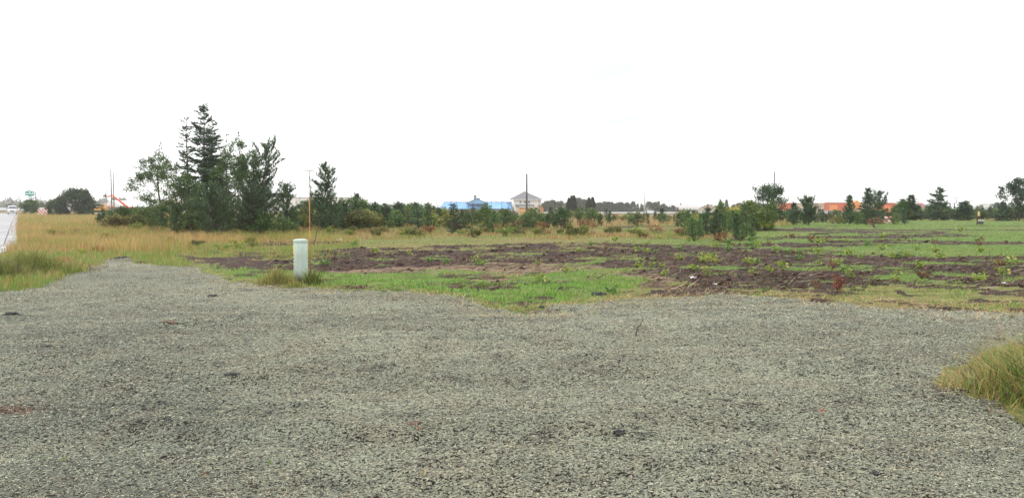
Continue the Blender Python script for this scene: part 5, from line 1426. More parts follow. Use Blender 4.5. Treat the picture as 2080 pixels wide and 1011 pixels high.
# maroon roofed shed right of the store
D = 330; s = D / F; cxp = 1868; g = gzb(cxp, D); p = AT(cxp, 430, D)
t = tag(empty('shed', (p.x, D, g)), 'small building with a maroon roof right of the orange store', 'building'); X = lambda px: (px - cxp) * s; Z = lambda py: AT(cxp, py, D).z - g
wall_box(t, 'wall', X(1852), X(1880), 0, 8, 0, Z(420), crm)
b = MB(); b.add([(X(1850), -0.5, Z(420.3)), (X(1886), -0.5, Z(420.3)), (X(1882), 4, Z(412)), (X(1854), 4, Z(412)), (X(1850), 8.5, Z(420.3)), (X(1886), 8.5, Z(420.3))], [(0, 1, 2, 3), (3, 2, 5, 4), (0, 3, 4), (1, 5, 2), (0, 4, 5, 1)]); b.build('roof', mat('maroon_roof', (0.28, 0.10, 0.09), 0.6), t)
wall_box(t, 'porch', X(1881), X(1893), -1, 4, 0, Z(417), white)
# pale blue building and white arched building
D = 320; s = D / F; cxp = 1954; g = gzb(cxp, D); p = AT(cxp, 430, D)
t = tag(empty('warehouse', (p.x, D + 12, g)), 'pale blue flat roofed warehouse behind the squat conifer', 'warehouse'); s = (D + 12) / F; X = lambda px: (px - cxp) * s; Z = lambda py: AT(cxp, py, D + 12).z - g
wall_box(t, 'wall', X(1917), X(1993), 0, 20, 0, Z(414), mat('pale_blue', (0.45, 0.60, 0.66), 0.5, var=0.05))
wall_box(t, 'fascia', X(1916.5), X(1993.5), -0.2, -0.01, Z(414.2), Z(412.8), mat('pale_blue_trim', (0.35, 0.50, 0.56), 0.5))
D = 255; s = D / F; cxp = 1997; g = gzb(cxp, D); p = AT(cxp, 430, D)
t = tag(empty('arched_shed', (p.x, D, g)), 'white arched roof building left of the big dark right edge tree', 'building'); X = lambda px: (px - cxp) * s; Z = lambda py: AT(cxp, py, D).z - g
prof = [(X(1974), 0), (X(2020), 0), (X(2020), Z(424)), (X(2016), Z(418)), (X(2008), Z(414)), (X(1999), Z(412)), (X(1988), Z(414.5)), (X(1977), Z(418)), (X(1974), Z(423))]
b = MB(); b.prism(prof, 0, 22); b.build('shell', mat('white_membrane', (0.80, 0.80, 0.81), 0.5, var=0.03), t)
b = MB(); b.box(X(1990), X(2006), -0.1, -0.01, 0, Z(422)); b.build('door', mat('door_grey', (0.55, 0.57, 0.58), 0.5), t)
# black scaffold frame
D = 200; s = D / F; cxp = 1930; g = gzb(cxp, D); p = AT(cxp, 430, D)
t = tag(empty('billboard_frame', (p.x, D, g)), 'black open billboard frame between the ragged conifer and lamp post', 'billboard frame'); X = lambda px: (px - cxp) * s; Z = lambda py: AT(cxp, py, D).z - g
blackm = mat('black_steel', (0.03, 0.03, 0.035), 0.6)
for px in (1921, 1929.5, 1938): b = MB(); b.box(X(px) - 0.09, X(px) + 0.09, -0.1, 0.1, 0, Z(412.5)); b.build('post', blackm, t)
for py in (414, 417, 420.5): b = MB(); b.box(X(1920), X(1939), -0.16, -0.102, Z(py) - .05, Z(py) + .05); b.build('rail', blackm, t)

# left side buildings
D = 340; s = D / F; cxp = 245; g = gzb(cxp, D); p = AT(cxp, 430, D)
t = tag(empty('building', (p.x, D, g)), 'white gable roofed building behind the boom lift', 'building'); X = lambda px: (px - cxp) * s; Z = lambda py: AT(cxp, py, D).z - g
wall_box(t, 'wall', X(206), X(300), 1, 16, 0, Z(420), mat('pale_green_wall', (0.40, 0.45, 0.42), 0.7))
b = MB(); b.prism([(X(200), Z(420.5)), (X(252), Z(420.5)), (X(227), Z(406.8))], -0.5, 16); b.build('gable', trim, t)
b = MB(); b.add([(X(252), -0.4, Z(420.2)), (X(302), -0.4, Z(420.2)), (X(300), 8, Z(407.5)), (X(236), 8, Z(407.5)), (X(302), 16.4, Z(420.2)), (X(252), 16.4, Z(420.2))], [(0, 1, 2, 3), (3, 2, 4, 5), (1, 4, 2), (0, 3, 5), (0, 5, 4, 1)]); b.build('roof', mat('pale_metal_roof', (0.72, 0.74, 0.76), 0.4, var=0.03), t)
b = MB(); b.box(X(200), X(301), -0.6, -0.51, Z(421.4), Z(420.2)); b.build('gutter', mat('green_gutter', (0.20, 0.28, 0.26), 0.5), t)
for q in range(7):
    b = MB(); b.box(X(212 + q * 12), X(218 + q * 12), 0.90, 0.99, Z(430), Z(424)); b.build('window', glass, t)
D = 300; s = D / F; cxp = 640; g = gzb(cxp, D); p = AT(cxp, 430, D)
t = tag(empty('building', (p.x, D, g)), 'white flat roofed building with a dark roof box, behind the pines at left', 'building'); X = lambda px: (px - cxp) * s; Z = lambda py: AT(cxp, py, D).z - g
wall_box(t, 'wall', X(500), X(724), 0, 20, 0, Z(402), white)
b = MB(); b.box(X(498), X(594), -0.4, 5, Z(401.2), Z(399.2)); b.build('canopy', mat('dark_canopy', (0.10, 0.09, 0.09), 0.6), t)
b = MB(); b.box(X(543), X(585), 0.5, 4, Z(399.1), Z(392)); b.build('roof_box', mat('dark_box', (0.07, 0.07, 0.075), 0.6), t)
b = MB(); b.box(X(594.5), X(724.5), -0.2, -0.01, Z(402), Z(400.8)); b.build('parapet_cap', mat('cap_tan', (0.5, 0.45, 0.42), 0.5), t)
for q in range(8):
    b = MB(); b.box(X(604 + q * 15), X(613 + q * 15), -0.08, -0.01, Z(425), Z(415)); b.build('window', glass, t)
D = 360; s = D / F; cxp = 350; g = gzb(cxp, D); p = AT(cxp, 430, D)
t = tag(empty('building', (p.x, D, g)), 'pale low building seen through the open lacy tree', 'building'); X = lambda px: (px - cxp) * s; Z = lambda py: AT(cxp, py, D).z - g
wall_box(t, 'wall', X(305), X(470), 0, 20, 0, Z(406), mat('cream_wall2', (0.62, 0.60, 0.52), 0.7, var=0.05))
b = MB(); b.box(X(303), X(472), -0.3, -0.01, Z(407), Z(404.5)); b.build('fascia', trim, t)

# ------------------------------------------------------------------ highway, barriers and guide sign
def highway(name, pxa, pxb, D, zt, label):
    xa, xb = (pxa - 1040) / F * D, (pxb - 1040) / F * D
    b = MB(); b.prism([(-14, -3), (-14, -2.5), (0, 0), (12, 0), (26, -2.5), (26, -3)], 0, 1)
    # profile runs across the road; stretch along x
    vs = [(xa + v[1] * (xb - xa), D + v[0], zt + v[2]) for v in b.v]; b.v = vs
    return tag(b.build(name, mat('verge_soil', (0.16, 0.13, 0.075), 0.9, var=0.3, scale=0.3)), kind='structure')
highway('highway_embankment', 1100, 1700, 362, -0.95, '')
xa, xb = (1100 - 1040) / F * 362, (1700 - 1040) / F * 362
b = MB(); b.box(xa, xb, 362.2, 373.8, -0.945, -0.93); tag(b.build('highway', wetc), kind='structure')
def rail(px0, px1, D, z0_, h_, label, n, mat_, thick=0.25):
    xa, xb = (px0 - 1040) / F * D, (px1 - 1040) / F * D
    t = tag(empty('barrier', (xa, D, z0_)), label, 'barrier'); L = (xb - xa) / n
    for i in range(n):
        b = MB(); b.prism([(-thick, 0), (thick, 0), (thick * 0.4, h_), (-thick * 0.4, h_)], 0.0, L - 0.06)
        b.v = [(i * L + v[1], v[0], v[2]) for v in b.v]; b.build('barrier_segment', mat_, t)
conc = mat('pale_concrete', (0.70, 0.70, 0.69), 0.6, var=0.06, scale=0.2)
rail(1102, 1700, 361.5, -0.97, 0.62, 'long low pale barrier along the distant highway', 24, conc)
highway('overpass_embankment', -260, 170, 318, 0.62, '')
rail(-260, 168, 318.5, 0.60, 1.0, 'pale concrete barrier of the road crossing beyond the van', 16, mat('pale_concrete_wet', (0.8, 0.8, 0.8), 0.5, var=0.03))
xa, xb = (-260 - 1040) / F * 318, (170 - 1040) / F * 318
b = MB(); b.box(xa, xb, 319.2, 329, 0.622, 0.64); tag(b.build('overpass', wetc), kind='structure')

# guide sign on a monotube arm
D = 300; s = D / F; p = AT(73, 430, D); g = gz1(p.x, D)
gs = tag(empty('guide_sign', (p.x, D, g)), 'green overhead highway guide sign with white route shields on an arm', 'road sign'); X = lambda px: (px - 73) * s; Z = lambda py: AT(73, py, D).z - g
galv = mat('galvanised', (0.33, 0.33, 0.36), 0.5, 0.5)
b = MB(); b.tube((0, 0, -0.3), (0, 0, Z(391)), 0.22, 0.17, 12); b.build('post', galv, gs)
b = MB(); b.tube((X(52.5), 0, Z(400.8)), (X(78), 0, Z(401.3)), 0.13, 0.15, 8); b.build('arm', galv, gs)
b = MB(); b.tube((X(50), 0.1, Z(390)), (X(73), 0.1, Z(390.5)), 0.09, 0.09, 8); b.build('arm', galv, gs)
gm = mat('sign_green', (0.01, 0.34, 0.30), 0.4, var=0.05); sw = mat('sign_white', (0.85, 0.88, 0.88), 0.4, var=0.02); teal = mat('sign_light', (0.15, 0.60, 0.62), 0.4, var=0.03)
b = MB(); b.prism([(X(53), Z(397.5)), (X(58.5), Z(397.5)), (X(60), Z(399)), (X(66), Z(399.2)), (X(67.5), Z(398)), (X(71.3), Z(398)), (X(71.3), Z(388.8)), (X(65.5), Z(388.2)), (X(65.5), Z(387)), (X(58.5), Z(387)), (X(58.5), Z(388)), (X(53), Z(388))], -0.30, -0.18); b.build('panel', gm, gs)
b = MB(); b.box(X(54), X(71), -0.32, -0.305, Z(394.3), Z(393.0)); b.build('divider', sw, gs)
for (a, c, z1, z2, m_) in ((60.5, 64.5, 391.8, 388.6, sw), (67.4, 70, 392.8, 390.0, sw), (54.6, 57.5, 392.2, 389.4, teal), (56, 69, 396.2, 395.4, teal)):
    b = MB(); b.box(X(a), X(c), -0.33, -0.306, Z(z1), Z(z2)); b.build('route_shield' if z1 < 394 else 'legend', m_, gs)

# barricades
red = None
def mat_stripe():
    m, t = new_mat('barricade_stripes'); n = N(t); co = n('ShaderNodeTexCoord').outputs['Object']
    sp = n('ShaderNodeSeparateXYZ', {0: co})
    a = n('ShaderNodeMath', {0: sp.outputs[0], 1: sp.outputs[2]}, operation='ADD').outputs[0]
    a = n('ShaderNodeMath', {0: a, 1: 1.5}, operation='MULTIPLY').outputs[0]
    a = n('ShaderNodeMath', {0: a}, operation='FRACT').outputs[0]
    f = n('ShaderNodeMath', {0: a, 1: 0.5}, operation='GREATER_THAN').outputs[0]
    c = n.mixc(f, (0.85, 0.82, 0.80), (0.62, 0.07, 0.035))
    c = n.mixc(n.ramp(n.noise(co, 4, 6, 0.7), [(0.5, 0), (0.75, 0.35)]), c, (0.3, 0.26, 0.22))
    p = n('ShaderNodeBsdfPrincipled', {'Base Color': c, 'Roughness': 0.45}); n.finish(p.outputs[0]); return m
STR = mat_stripe()
def barricade(px, base, wpx, rails, hpx, label, rz=0.0, D=None):
    if D is None: x, y = G(px, base)
    else: x, y = (px - 1040) / F * D, D
    z = gz1(x, y); Wd = wpx * y / F; Hh = hpx * y / F
    t = tag(empty('barricade', (x, y, z), rz), label, 'barricade')
    rh = Hh / (rails * 1.45)
    for i in range(rails):
        zz = Hh - rh - i * rh * 1.45
        b = MB(); b.box(-Wd / 2, Wd / 2, -0.03, 0.0, zz, zz + rh); b.build('rail', STR, t)
    for sx in (-0.36, 0.36):
        b = MB(); b.box(Wd * sx - 0.03, Wd * sx + 0.03, 0.003, 0.06, 0, Hh); b.build('upright', trim, t)
        b = MB(); b.box(Wd * sx - 0.04, Wd * sx + 0.04, -0.45, 0.55, -0.02, 0.06); b.build('foot', trim, t)
barricade(1807, 452, 25, 2, 13.5, 'red and white striped barricade at the far right of the field', 0.05)
barricade(87, 437.5, 19, 3, 12, 'nearest red and white striped barricade by the road', 0.0)
barricade(91, 435.5, 16, 3, 11, 'striped barricade standing behind the nearest one by the road', -0.25)

# box and yellow post at the far right
x, y = G(1991, 455); z = gz1(x, y)
t = tag(empty('utility_box', (x, y, z)), 'small dark utility box with a white top in the far field', 'utility box')
b = MB(); b.box(-0.22, 0.22, -0.18, 0.18, 0, 0.34); b.build('body', mat('box_green', (0.08, 0.10, 0.07), 0.6), t, bevel=0.02)
b = MB(); b.box(-0.25, 0.25, -0.21, 0.21, 0.345, 0.42); b.build('lid', trim, t, bevel=0.015)
x, y = G(1985, 455.5); z = gz1(x, y)
t = tag(empty('marker_post', (x, y, z)), 'yellow and brown marker post left of the small utility box', 'post')
b = MB(); b.box(-0.05, 0.05, -0.04, 0.04, 0, 1.35); b.build('post', mat('post_brown', (0.10, 0.06, 0.04), 0.8), t)
b = MB(); b.box(-0.02, 0.20, -0.06, -0.042, 0.85, 1.3); b.build('plate', mat('plate_yellow', (0.70, 0.58, 0.25), 0.6), t)

# ------------------------------------------------------------------ vehicles
tyre = mat('tyre', (0.02, 0.02, 0.02), 0.85); rim = mat('rim', (0.45, 0.45, 0.46), 0.35, 0.7); lampm = mat('lamp_lens', (0.7, 0.72, 0.75), 0.15); tail = mat('tail_lens', (0.5, 0.03, 0.02), 0.3)
def wheel(t, x, y, r_, wd):
    b = MB(); b.tube((x, y - wd / 2, r_), (x, y + wd / 2, r_), r_, n=20); w_ = b.build('wheel', tyre, t)
    for s_ in (-1, 1):
        b = MB(); b.tube((x, y + s_ * wd / 2, r_), (x, y + s_ * (wd / 2 + 0.012), r_), r_ * 0.62, r_ * 0.5, 14); b.build('rim', rim, w_)
def car_body(stations, floor, top, half, inset, b=None):
    """loft along x: stations (x, z_bottom, z_belt, z_top, half width at belt, half width at top)"""
    b = b or MB(); rings = []
    for (x, zb, zl, zt, hw_, ht) in stations:
        rings.append([Vector(q) for q in ((x, -hw_ * 0.92, zb), (x, -hw_, zb + 0.15), (x, -hw_, zl), (x, -ht, zt - 0.04), (x, -ht * 0.8, zt), (x, ht * 0.8, zt), (x, ht, zt - 0.04), (x, hw_, zl), (x, hw_, zb + 0.15), (x, hw_ * 0.92, zb))])
    return b.loft(rings)
def suv(loc, rz, paint, label, cat='car', name='parked_car', group=None):
    t = tag(empty(name, loc, rz), label, cat, group)
    st_ = [(-2.28, 0.45, 0.85, 0.90, 0.78, 0.70), (-2.2, 0.32, 0.98, 1.05, 0.88, 0.80), (-1.5, 0.28, 1.02, 1.10, 0.91, 0.84), (0.9, 0.28, 1.02, 1.10, 0.92, 0.85), (1.7, 0.28, 0.95, 1.02, 0.90, 0.80), (2.15, 0.32, 0.82, 0.90, 0.86, 0.74), (2.3, 0.45, 0.70, 0.75, 0.74, 0.64)]
    car_body(st_, 0, 0, 0, 0).build('body', paint, t, smooth=False)
    b = MB(); b.loft([[Vector(q) for q in ((x, -h1, 1.06), (x, -h2, z_), (x, h2, z_), (x, h1, 1.06))] for x, z_, h1, h2 in ((-2.15, 1.10, 0.78, 0.76), (-1.85, 1.55, 0.80, 0.66), (-1.2, 1.66, 0.81, 0.66), (0.1, 1.66, 0.81, 0.66), (0.95, 1.12, 0.80, 0.76))])
    b.build('windows', glass, t)
    b = MB(); b.loft([[Vector(q) for q in ((x, -0.655, z_), (x, -0.56, z_ + 0.05), (x, 0.56, z_ + 0.05), (x, 0.655, z_))] for x, z_ in ((-1.95, 1.58), (-1.2, 1.67), (0.1, 1.67), (0.3, 1.60))]); b.build('roof', paint, t)
    for x in (-1.0, -0.05):
        for s_ in (-1, 1): b = MB(); b.add([(x - .05, s_ * 0.825, 1.05), (x + .05, s_ * 0.825, 1.05), (x + .05, s_ * 0.675, 1.66), (x - .05, s_ * 0.675, 1.66)], [(0, 1, 2, 3)]); b.build('pillar', paint, t)
    for x in (-1.38, 1.38):
        for y in (-0.80, 0.80): wheel(t, x, y, 0.35, 0.22)
    for y in (-0.62, 0.62):
        b = MB(); b.box(2.16, 2.235, y - 0.16, y + 0.16, 0.66, 0.80); b.build('headlight', lampm, t)
        b = MB(); b.box(-2.30, -2.2, y - 0.14, y + 0.14, 0.80, 1.0); b.build('tail_light', tail, t)
    b = MB(); b.box(2.20, 2.31, -0.7, 0.7, 0.34, 0.52); b.build('bumper', mat('plastic_dark', (0.05, 0.05, 0.05), 0.6), t)
    return t
cw = mat('paint_white', (0.78, 0.78, 0.79), 0.25, var=0.02); cg = mat('paint_silver', (0.45, 0.46, 0.48), 0.25, 0.4, var=0.03); cb = mat('paint_black', (0.03, 0.03, 0.035), 0.2)
p = AT(1322, 432, 367); suv((p.x, 367, -0.93), 0, cw, 'white car driving right along the distant highway', name='car')
for i, (px, m_, lab) in enumerate(((1683, cw, 'white parked car in front of the red part of the store'), (1694, cb, 'black parked car in front of the orange panel'), (1706, cg, 'silver parked car right of the black one'), (1601, cw, 'white car near the left end of the store'), (1562, cg, 'silver car seen under the shapely dark tree'))):
    D = 350 if px > 1650 else 340; p = AT(px, 430, D); suv((p.x, D, gz1(p.x, D)), 0.1 * i, m_, lab, group=None)

# white van on the road, facing the camera
D = 190; p = AT(25, 434, D); z = 0.0
van = tag(empty('van', (p.x, D, z), math.atan2(-0.639, 1.0) * -1), 'white van with headlights driving towards the viewer on the wet road', 'van')
# local: front faces -y
b = MB(); rings = []
for (y_, zb, zl, zt, hw_, ht) in ((0.0, 0.42, 0.80, 1.02, 0.86, 0.80), (0.10, 0.30, 0.95, 1.16, 0.94, 0.86), (0.75, 0.28, 1.05, 1.28, 0.97, 0.90), (1.65, 0.28, 1.15, 2.02, 0.99, 0.82), (2.0, 0.28, 1.2, 2.10, 1.0, 0.84), (5.0, 0.30, 1.2, 2.10, 1.0, 0.84), (5.15, 0.4, 1.2, 2.02, 0.97, 0.80)):
    rings.append([Vector(q) for q in ((-hw_ * .93, y_, zb), (-hw_, y_, zb + .15), (-hw_, y_, zl), (-ht, y_, zt - .08), (-ht * .85, y_, zt), (ht * .85, y_, zt), (ht, y_, zt - .08), (hw_, y_, zl), (hw_, y_, zb + .15), (hw_ * .93, y_, zb))])
b.loft(rings); b.build('body', cw, van)
b = MB(); b.add([(-0.84, 0.80, 1.33), (0.84, 0.80, 1.33), (0.74, 1.52, 1.93), (-0.74, 1.52, 1.93), (-0.84, 0.9, 1.28), (0.84, 0.9, 1.28), (0.74, 1.62, 1.88), (-0.74, 1.62, 1.88)], [(0, 1, 2, 3), (4, 7, 6, 5), (0, 4, 5, 1), (1, 5, 6, 2), (2, 6, 7, 3), (3, 7, 4, 0)]); b.build('windscreen', glass, van)
b = MB(); b.box(-0.42, 0.42, -0.03, 0.02, 0.66, 0.90); b.build('grille', mat('plastic_dark', (0.05, 0.05, 0.05), 0.6), van)
b = MB(); b.box(-0.90, 0.90, -0.08, 0.06, 0.36, 0.56); b.build('bumper', cg, van, bevel=0.03)
for sx in (-1, 1):
    b = MB(); b.box(sx * 0.78 - 0.16, sx * 0.78 + 0.16, -0.02, 0.05, 0.68, 0.90); b.build('headlight', lampm, van)
    b = MB(); b.box(sx * 1.09 - 0.10, sx * 1.09 + 0.10, 0.95, 1.05, 1.30, 1.55); b.build('mirror', cb, van)
    for y_ in (1.0, 4.2):
        b = MB(); b.tube((sx * 0.76, y_, 0.34), (sx * 0.98, y_, 0.34), 0.34, n=18); b.build('wheel', tyre, van)
    b = MB(); b.box(sx * 0.97 - 0.03, sx * 0.97 + 0.03, 1.8, 4.6, 1.28, 1.75); b.build('side_window', glass, van)

# boom lifts and excavator
def boom_lift(px, D, base_py, pts, m, label, basket=True, name='boom_lift'):
    """pts: pixels of the boom joints from turret to basket"""
    s = D / F; p = AT(px, base_py, D); g = gz1(p.x, D)
    t = tag(empty(name, (p.x, D, g)), label, 'boom lift')
    Q = [(AT(a, b_, D).x - p.x, 0, AT(a, b_, D).z - g) for a, b_ in pts]
    b = MB(); b.box(-1.3, 1.3, -1.1, 1.1, 0.55, 1.0); b.build('chassis', mat('machine_dark', (0.06, 0.06, 0.06), 0.6), t, bevel=0.05)
    for sx in (-1, 1):
        for sy in (-1, 1): b = MB(); b.tube((sx * 1.0, sy * 1.0, 0.5), (sx * 1.0, sy * 1.35, 0.5), 0.5, n=16); b.build('wheel', tyre, t)
    b = MB(); b.box(-1.5, 1.7, -0.9, 0.9, 1.02, 2.0); b.build('turret', m, t, bevel=0.12)
    for i in range(len(Q) - 1):
        a, c = Vector(Q[i]), Vector(Q[i + 1]); d = (c - a); L = d.length; ang = math.atan2(d.z, d.x)
        w_ = (0.32 if i == 0 else 0.22)
        M_ = Matrix.Translation(a) @ Matrix.Rotation(-ang, 4, 'Y')
        b = MB(); b.box(-0.2, L * 0.55, -w_, w_, -w_, w_, M_); b.build('boom', m, t)
        b = MB(); b.box(L * 0.55, L + 0.15, -w_ * .75, w_ * .75, -w_ * .75, w_ * .75, M_); b.build('boom', m, t)
    if basket:
        e = Vector(Q[-1])
        b = MB(); b.box(e.x - 1.0, e.x + 0.1, -0.9, 0.9, e.z - 0.65, e.z - 0.58)
        for zz in (e.z - 0.1, e.z + 0.42):
            for (x0_, x1_, y0_, y1_) in ((e.x - 1.0, e.x + .1, -0.9, -0.84), (e.x - 1.0, e.x + .1, 0.84, 0.9), (e.x - 1.0, e.x - .94, -0.83, 0.83), (e.x + .04, e.x + .1, -0.83, 0.83)): b.box(x0_, x1_, y0_, y1_, zz, zz + 0.06)
        for xx in (e.x - 0.97, e.x + 0.07):
            for yy in (-0.87, 0.87): b.box(xx - .035, xx + .035, yy - .035, yy + .035, e.z - 0.575, e.z + 0.50)
        b.build('basket', blackm, t)
        b = MB(); b.box(e.x - 0.85, e.x - 0.3, -0.80, -0.5, e.z - 0.05, e.z + 0.5); b.build('control_box', blackm, t)
    return t, p, g, Q
liftm = mat('lift_orange', (0.75, 0.12, 0.035), 0.45, var=0.08)
t, p, g, Q = boom_lift(262, 280, 432, [(262, 423), (229, 397.5), (217, 399.5)], liftm, 'orange articulated boom lift with raised basket left of the tall trees')
boom_lift(322, 300, 430, [(320, 424), (372, 388)], mat('lift_red', (0.55, 0.07, 0.05), 0.45), 'red boom lift partly hidden behind the open lacy tree', basket=False)
# worker in the basket: one continuous skinned figure
def person(loc, label):
    J = {'pel': (0, 0, 0.95), 'che': (0, 0, 1.30), 'nec': (0, -0.02, 1.50), 'hed': (0, -0.04, 1.66), 'lk': (0.11, -0.03, 0.50), 'lf': (0.12, 0, 0.06), 'lt': (0.12, -0.16, 0.03), 'rk': (-0.11, -0.02, 0.50), 'rf': (-0.12, 0.03, 0.06), 'rt': (-0.12, -0.13, 0.03),
         'ls': (0.20, 0, 1.42), 'le': (0.27, -0.08, 1.15), 'lh': (0.20, -0.32, 1.05), 'rs': (-0.20, 0, 1.42), 're': (-0.27, -0.08, 1.15), 'rh': (-0.20, -0.32, 1.05), 'top': (0, -0.04, 1.76)}
    Rr = {'pel': .15, 'che': .16, 'nec': .06, 'hed': .10, 'top': .07, 'lk': .07, 'lf': .05, 'lt': .04, 'rk': .07, 'rf': .05, 'rt': .04, 'ls': .07, 'le': .05, 'lh': .04, 'rs': .07, 're': .05, 'rh': .04}
    E = [('pel', 'che'), ('che', 'nec'), ('nec', 'hed'), ('hed', 'top'), ('pel', 'lk'), ('lk', 'lf'), ('lf', 'lt'), ('pel', 'rk'), ('rk', 'rf'), ('rf', 'rt'), ('che', 'ls'), ('ls', 'le'), ('le', 'lh'), ('che', 'rs'), ('rs', 're'), ('re', 'rh')]
    ks = list(J); me = bpy.data.meshes.new('person'); me.from_pydata([J[k] for k in ks], [(ks.index(a), ks.index(b_)) for a, b_ in E], [])
    o = link('person', me); o.modifiers.new('s', 'SKIN'); 
    for k, v in zip(ks, me.skin_vertices[0].data): v.radius = (Rr[k], Rr[k]); v.use_root = (k == 'pel')
    o.modifiers.new('u', 'SUBSURF').levels = 1; me.materials.append(mat('dark_clothes', (0.035, 0.04, 0.06), 0.8)); o.location = loc
    tag(o, label, 'person')
e = Q[-1]; person((p.x + e[0] - 0.45, 280, g + e[2] - 0.57), 'person in dark clothes standing in the raised lift basket')
# yellow excavator left of the lift
D = 265; pe = AT(207, 432, D); g = gz1(pe.x, D)
ex = tag(empty('excavator', (pe.x, D, g)), 'yellow orange digger parked beside the dense round tree', 'excavator'); yo = mat('digger_yellow', (0.80, 0.36, 0.04), 0.5, var=0.1)
b = MB(); b.box(-1.9, 1.9, -1.3, -0.7, 0, 0.75); b.build('track', tyre, ex, bevel=0.2)
b = MB(); b.box(-1.9, 1.9, 0.7, 1.3, 0, 0.75); b.build('track', tyre, ex, bevel=0.2)
b = MB(); b.prism([(-2.2, 0.85), (1.6, 0.85), (1.6, 1.5), (0.9, 2.0), (-2.0, 2.0), (-2.2, 1.7)], -1.2, 1.2); b.build('body', yo, ex)
b = MB(); b.box(0.1, 1.4, -1.15, -0.1, 1.55, 2.9); b.build('cab', yo, ex, bevel=0.06)
b = MB(); b.box(0.25, 1.25, -1.19, -1.155, 1.9, 2.7); b.build('window', glass, ex)
for a, c, r_ in (((1.3, 0.3, 1.5), (3.2, 0.3, 2.6), 0.22), ((3.2, 0.3, 2.6), (4.3, 0.3, 1.2), 0.17)): b = MB(); b.tube(a, c, r_, r_ * 0.8, 4); b.build('arm', liftm, ex)
b = MB(); b.prism([(3.9, 1.2), (4.7, 1.2), (4.8, 0.6), (4.1, 0.3)], 0.0, 0.7); b.build('bucket', blackm, ex)
D = 175; p = AT(203, 438.5, D); g = gz1(p.x, D)
o = MB(); o.tube((-1.1, 0, 0.22), (1.3, 0.2, 0.30), 0.16, n=14); t = o.build('pipe', trim, None, smooth=True); t.location = (p.x, D, g); tag(t, 'white pipe lying in front of the digger', 'pipe')
b = MB(); b.tube((0, 0, 0), (0, 0, 0.30), 0.20, 0.10, 14)

# ------------------------------------------------------------------ distant trees
r = np.random.RandomState(9)
far_pro = [one_mesh('far_tree', *grow('decid', 9, 3.6, 200 + i, 0.6, 0.30, [(0.05, 0.085, 0.04), (0.065, 0.10, 0.045), (0.04, 0.07, 0.04)], W3, low=0.06, profile=0.6), 'decid') for i in range(4)]
far_pro += [one_mesh('far_pine', *grow('spruce', 10, 2.6, 210 + i, 0.6, 0.5, SPR, W3, low=0.05, openness=0.1), 'spruce') for i in range(2)]
def far_tree(px, top, D, w=1.0, k=None, label='', group=None):
    k = r.randint(6) if k is None else k
    p = AT(px, top, D); z = gz1(p.x, D); h = p.z - z; hh = 9 if k < 4 else 10
    o = link('far_tree' if k < 4 else 'far_conifer', far_pro[k]); s = h / hh; o.location = (p.x, D, z - 0.1); o.scale = (s * w, s * w, s); o.rotation_euler = (0, 0, r.rand() * 6.28)
    tag(o, label, 'tree', group)
tl = [(1107, 411), (1113, 407), (1121, 406), (1131, 409), (1141, 408), (1149, 411), (1172, 404), (1180, 401), (1188, 405), (1212, 412), (1221, 411), (1229, 409), (1237, 409), (1246, 413), (1254, 412), (1261, 410), (1269, 414),
      (1276, 411), (1286, 409), (1295, 413), (1303, 413), (1320, 409), (1329, 410), (1338, 408), (1345, 413), (1352, 418), (1358, 420), (1366, 417), (1492, 415), (1503, 412), (1513, 416), (1524, 414), (1534, 417), (1546, 413)]
for px, tp_ in tl:
    where = 'left of the dark columnar cedars' if px < 1155 else 'between the columnar cedars' if px < 1192 else 'between the columnar cedars and the tall pale pole' if px < 1308 else 'right of the tall pale pole' if px < 1400 else 'left of the shapely dark tree'
    k_ = r.randint(6); far_tree(px + r.randn(), tp_, 430 + 40 * r.rand(), 1.0 + 0.3 * r.rand(), k_, ('tall ' if tp_ < 409 else 'middling ' if tp_ < 412.5 else 'low ') + ('hazy round tree ' if k_ < 4 else 'hazy conifer ') + where, 'far row of trees ' + where)
far_tree(1463, 404, 330, 0.8, 4, 'narrow hazy conifer right of the cream gabled shed'); far_tree(1476, 405, 330, 0.9, 5, 'second hazy conifer right of the cream gabled shed')
for px, tp_, lab in ((1377, 420, 'small conifer at the left end of the white barn'), (1389, 422, 'small rounded conifer before the white barn'), (1402, 422, 'pointed small conifer right of it before the white barn')): far_tree(px, tp_, 400, 0.9, 4, lab)
for px, tp_, lab in ((18, 414, 'faint tree left of the van'), (40, 411, 'faint rounded tree behind the van'), (86, 411, 'faint tree between the small round tree and the striped barricades'), (2025, 411, 'tree behind the right end of the white arched building'), (2012, 414, 'dark tree peeking over the white arched building')):
    far_tree(px, tp_, 420, 1.1, None, lab)
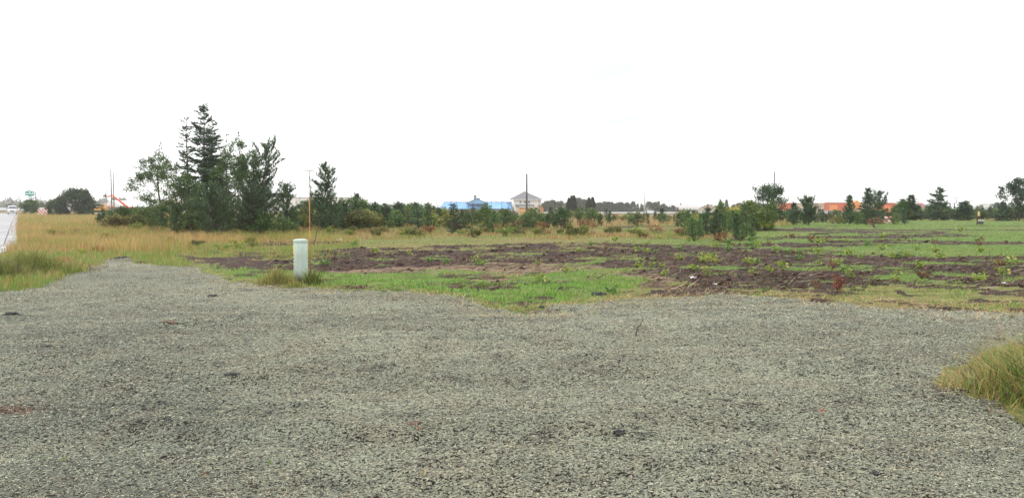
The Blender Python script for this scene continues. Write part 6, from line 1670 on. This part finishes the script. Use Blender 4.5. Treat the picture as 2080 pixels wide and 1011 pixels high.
# columnar cedars
for (px, tp_, hw, lab) in ((1155.5, 404, 4.6, 'left and lowest column of the first cedar group'), (1161, 399, 5.0, 'middle column of the first cedar group'), (1166, 398, 4.6, 'right and tallest column of the first cedar group'),
                           (1196, 403, 6.0, 'left column of the second cedar group'), (1203.5, 402, 5.4, 'right column of the second cedar group')):
    place(px, 440, tp_, hw, 'column', 'cedar_tree', 'dark columnar cedar, ' + lab, 'tree', int(px), [(0.028, 0.05, 0.028), (0.04, 0.065, 0.035), (0.022, 0.04, 0.025)], D=240, leaf=0.5, dens=1.0)

# far woodland: a mass nobody could count, built of many small crowns
def woodland(name, px0, px1, d0, d1, n, h0, h1, label, cols, seed):
    r = np.random.RandomState(seed); parts = []
    k = 70
    for i in range(n):
        px = px0 + (px1 - px0) * r.rand(); D = d0 + (d1 - d0) * r.rand(); x = (px - 1040) / F * D; z = -1.3 if px > 500 else 0
        h = h0 + (h1 - h0) * r.rand() ** 1.5; w_ = h * (0.25 + 0.2 * r.rand())
        t = r.rand(k); a = r.rand(k) * 6.28; rr_ = w_ * np.sin(np.pi * np.clip(t * 0.85 + 0.15, 0, 1)) * (0.5 + 0.5 * r.rand(k))
        Pt = np.stack([x + np.cos(a) * rr_, D + np.sin(a) * rr_, z + h * (0.05 + 0.95 * t)], -1)
        ln = h * 0.16 * (0.6 + 0.8 * r.rand(k)); c = palette(r, k, cols, W3)
        parts.append(leaves(Pt, r.randn(k, 3), ln, ln * 0.8, r, c, True))
    return veg_obj(name, parts, LEAF, kind='stuff', label=label, cat='woodland')
woodland('far_woodland', -60, 2150, 620, 800, 420, 3.5, 7, 'pale hazy belt of trees along the horizon', [(0.05, 0.075, 0.045), (0.06, 0.09, 0.05), (0.04, 0.06, 0.04)], 31)
woodland('far_hill_woodland', -80, 260, 1000, 1300, 240, 9, 16, 'faint blue grey wooded rise behind the road at left', [(0.05, 0.075, 0.045), (0.06, 0.09, 0.05), (0.04, 0.06, 0.04)], 32)

# ------------------------------------------------------------------ haze
b = MB(); b.box(-2200, 2200, -200, 3200, -3.7, 20)
hz = b.build('haze', bpy.data.materials.new('haze_air')); tag(hz, kind='stuff')
m = hz.data.materials[0]; m.use_nodes = True; m.node_tree.nodes.clear(); n = N(m.node_tree)
v = n('ShaderNodeVolumePrincipled', {'Color': (0.985, 0.99, 1.0, 1), 'Density': 0.00032, 'Anisotropy': 0.2})
n('ShaderNodeOutputMaterial', {'Volume': v.outputs[0]})
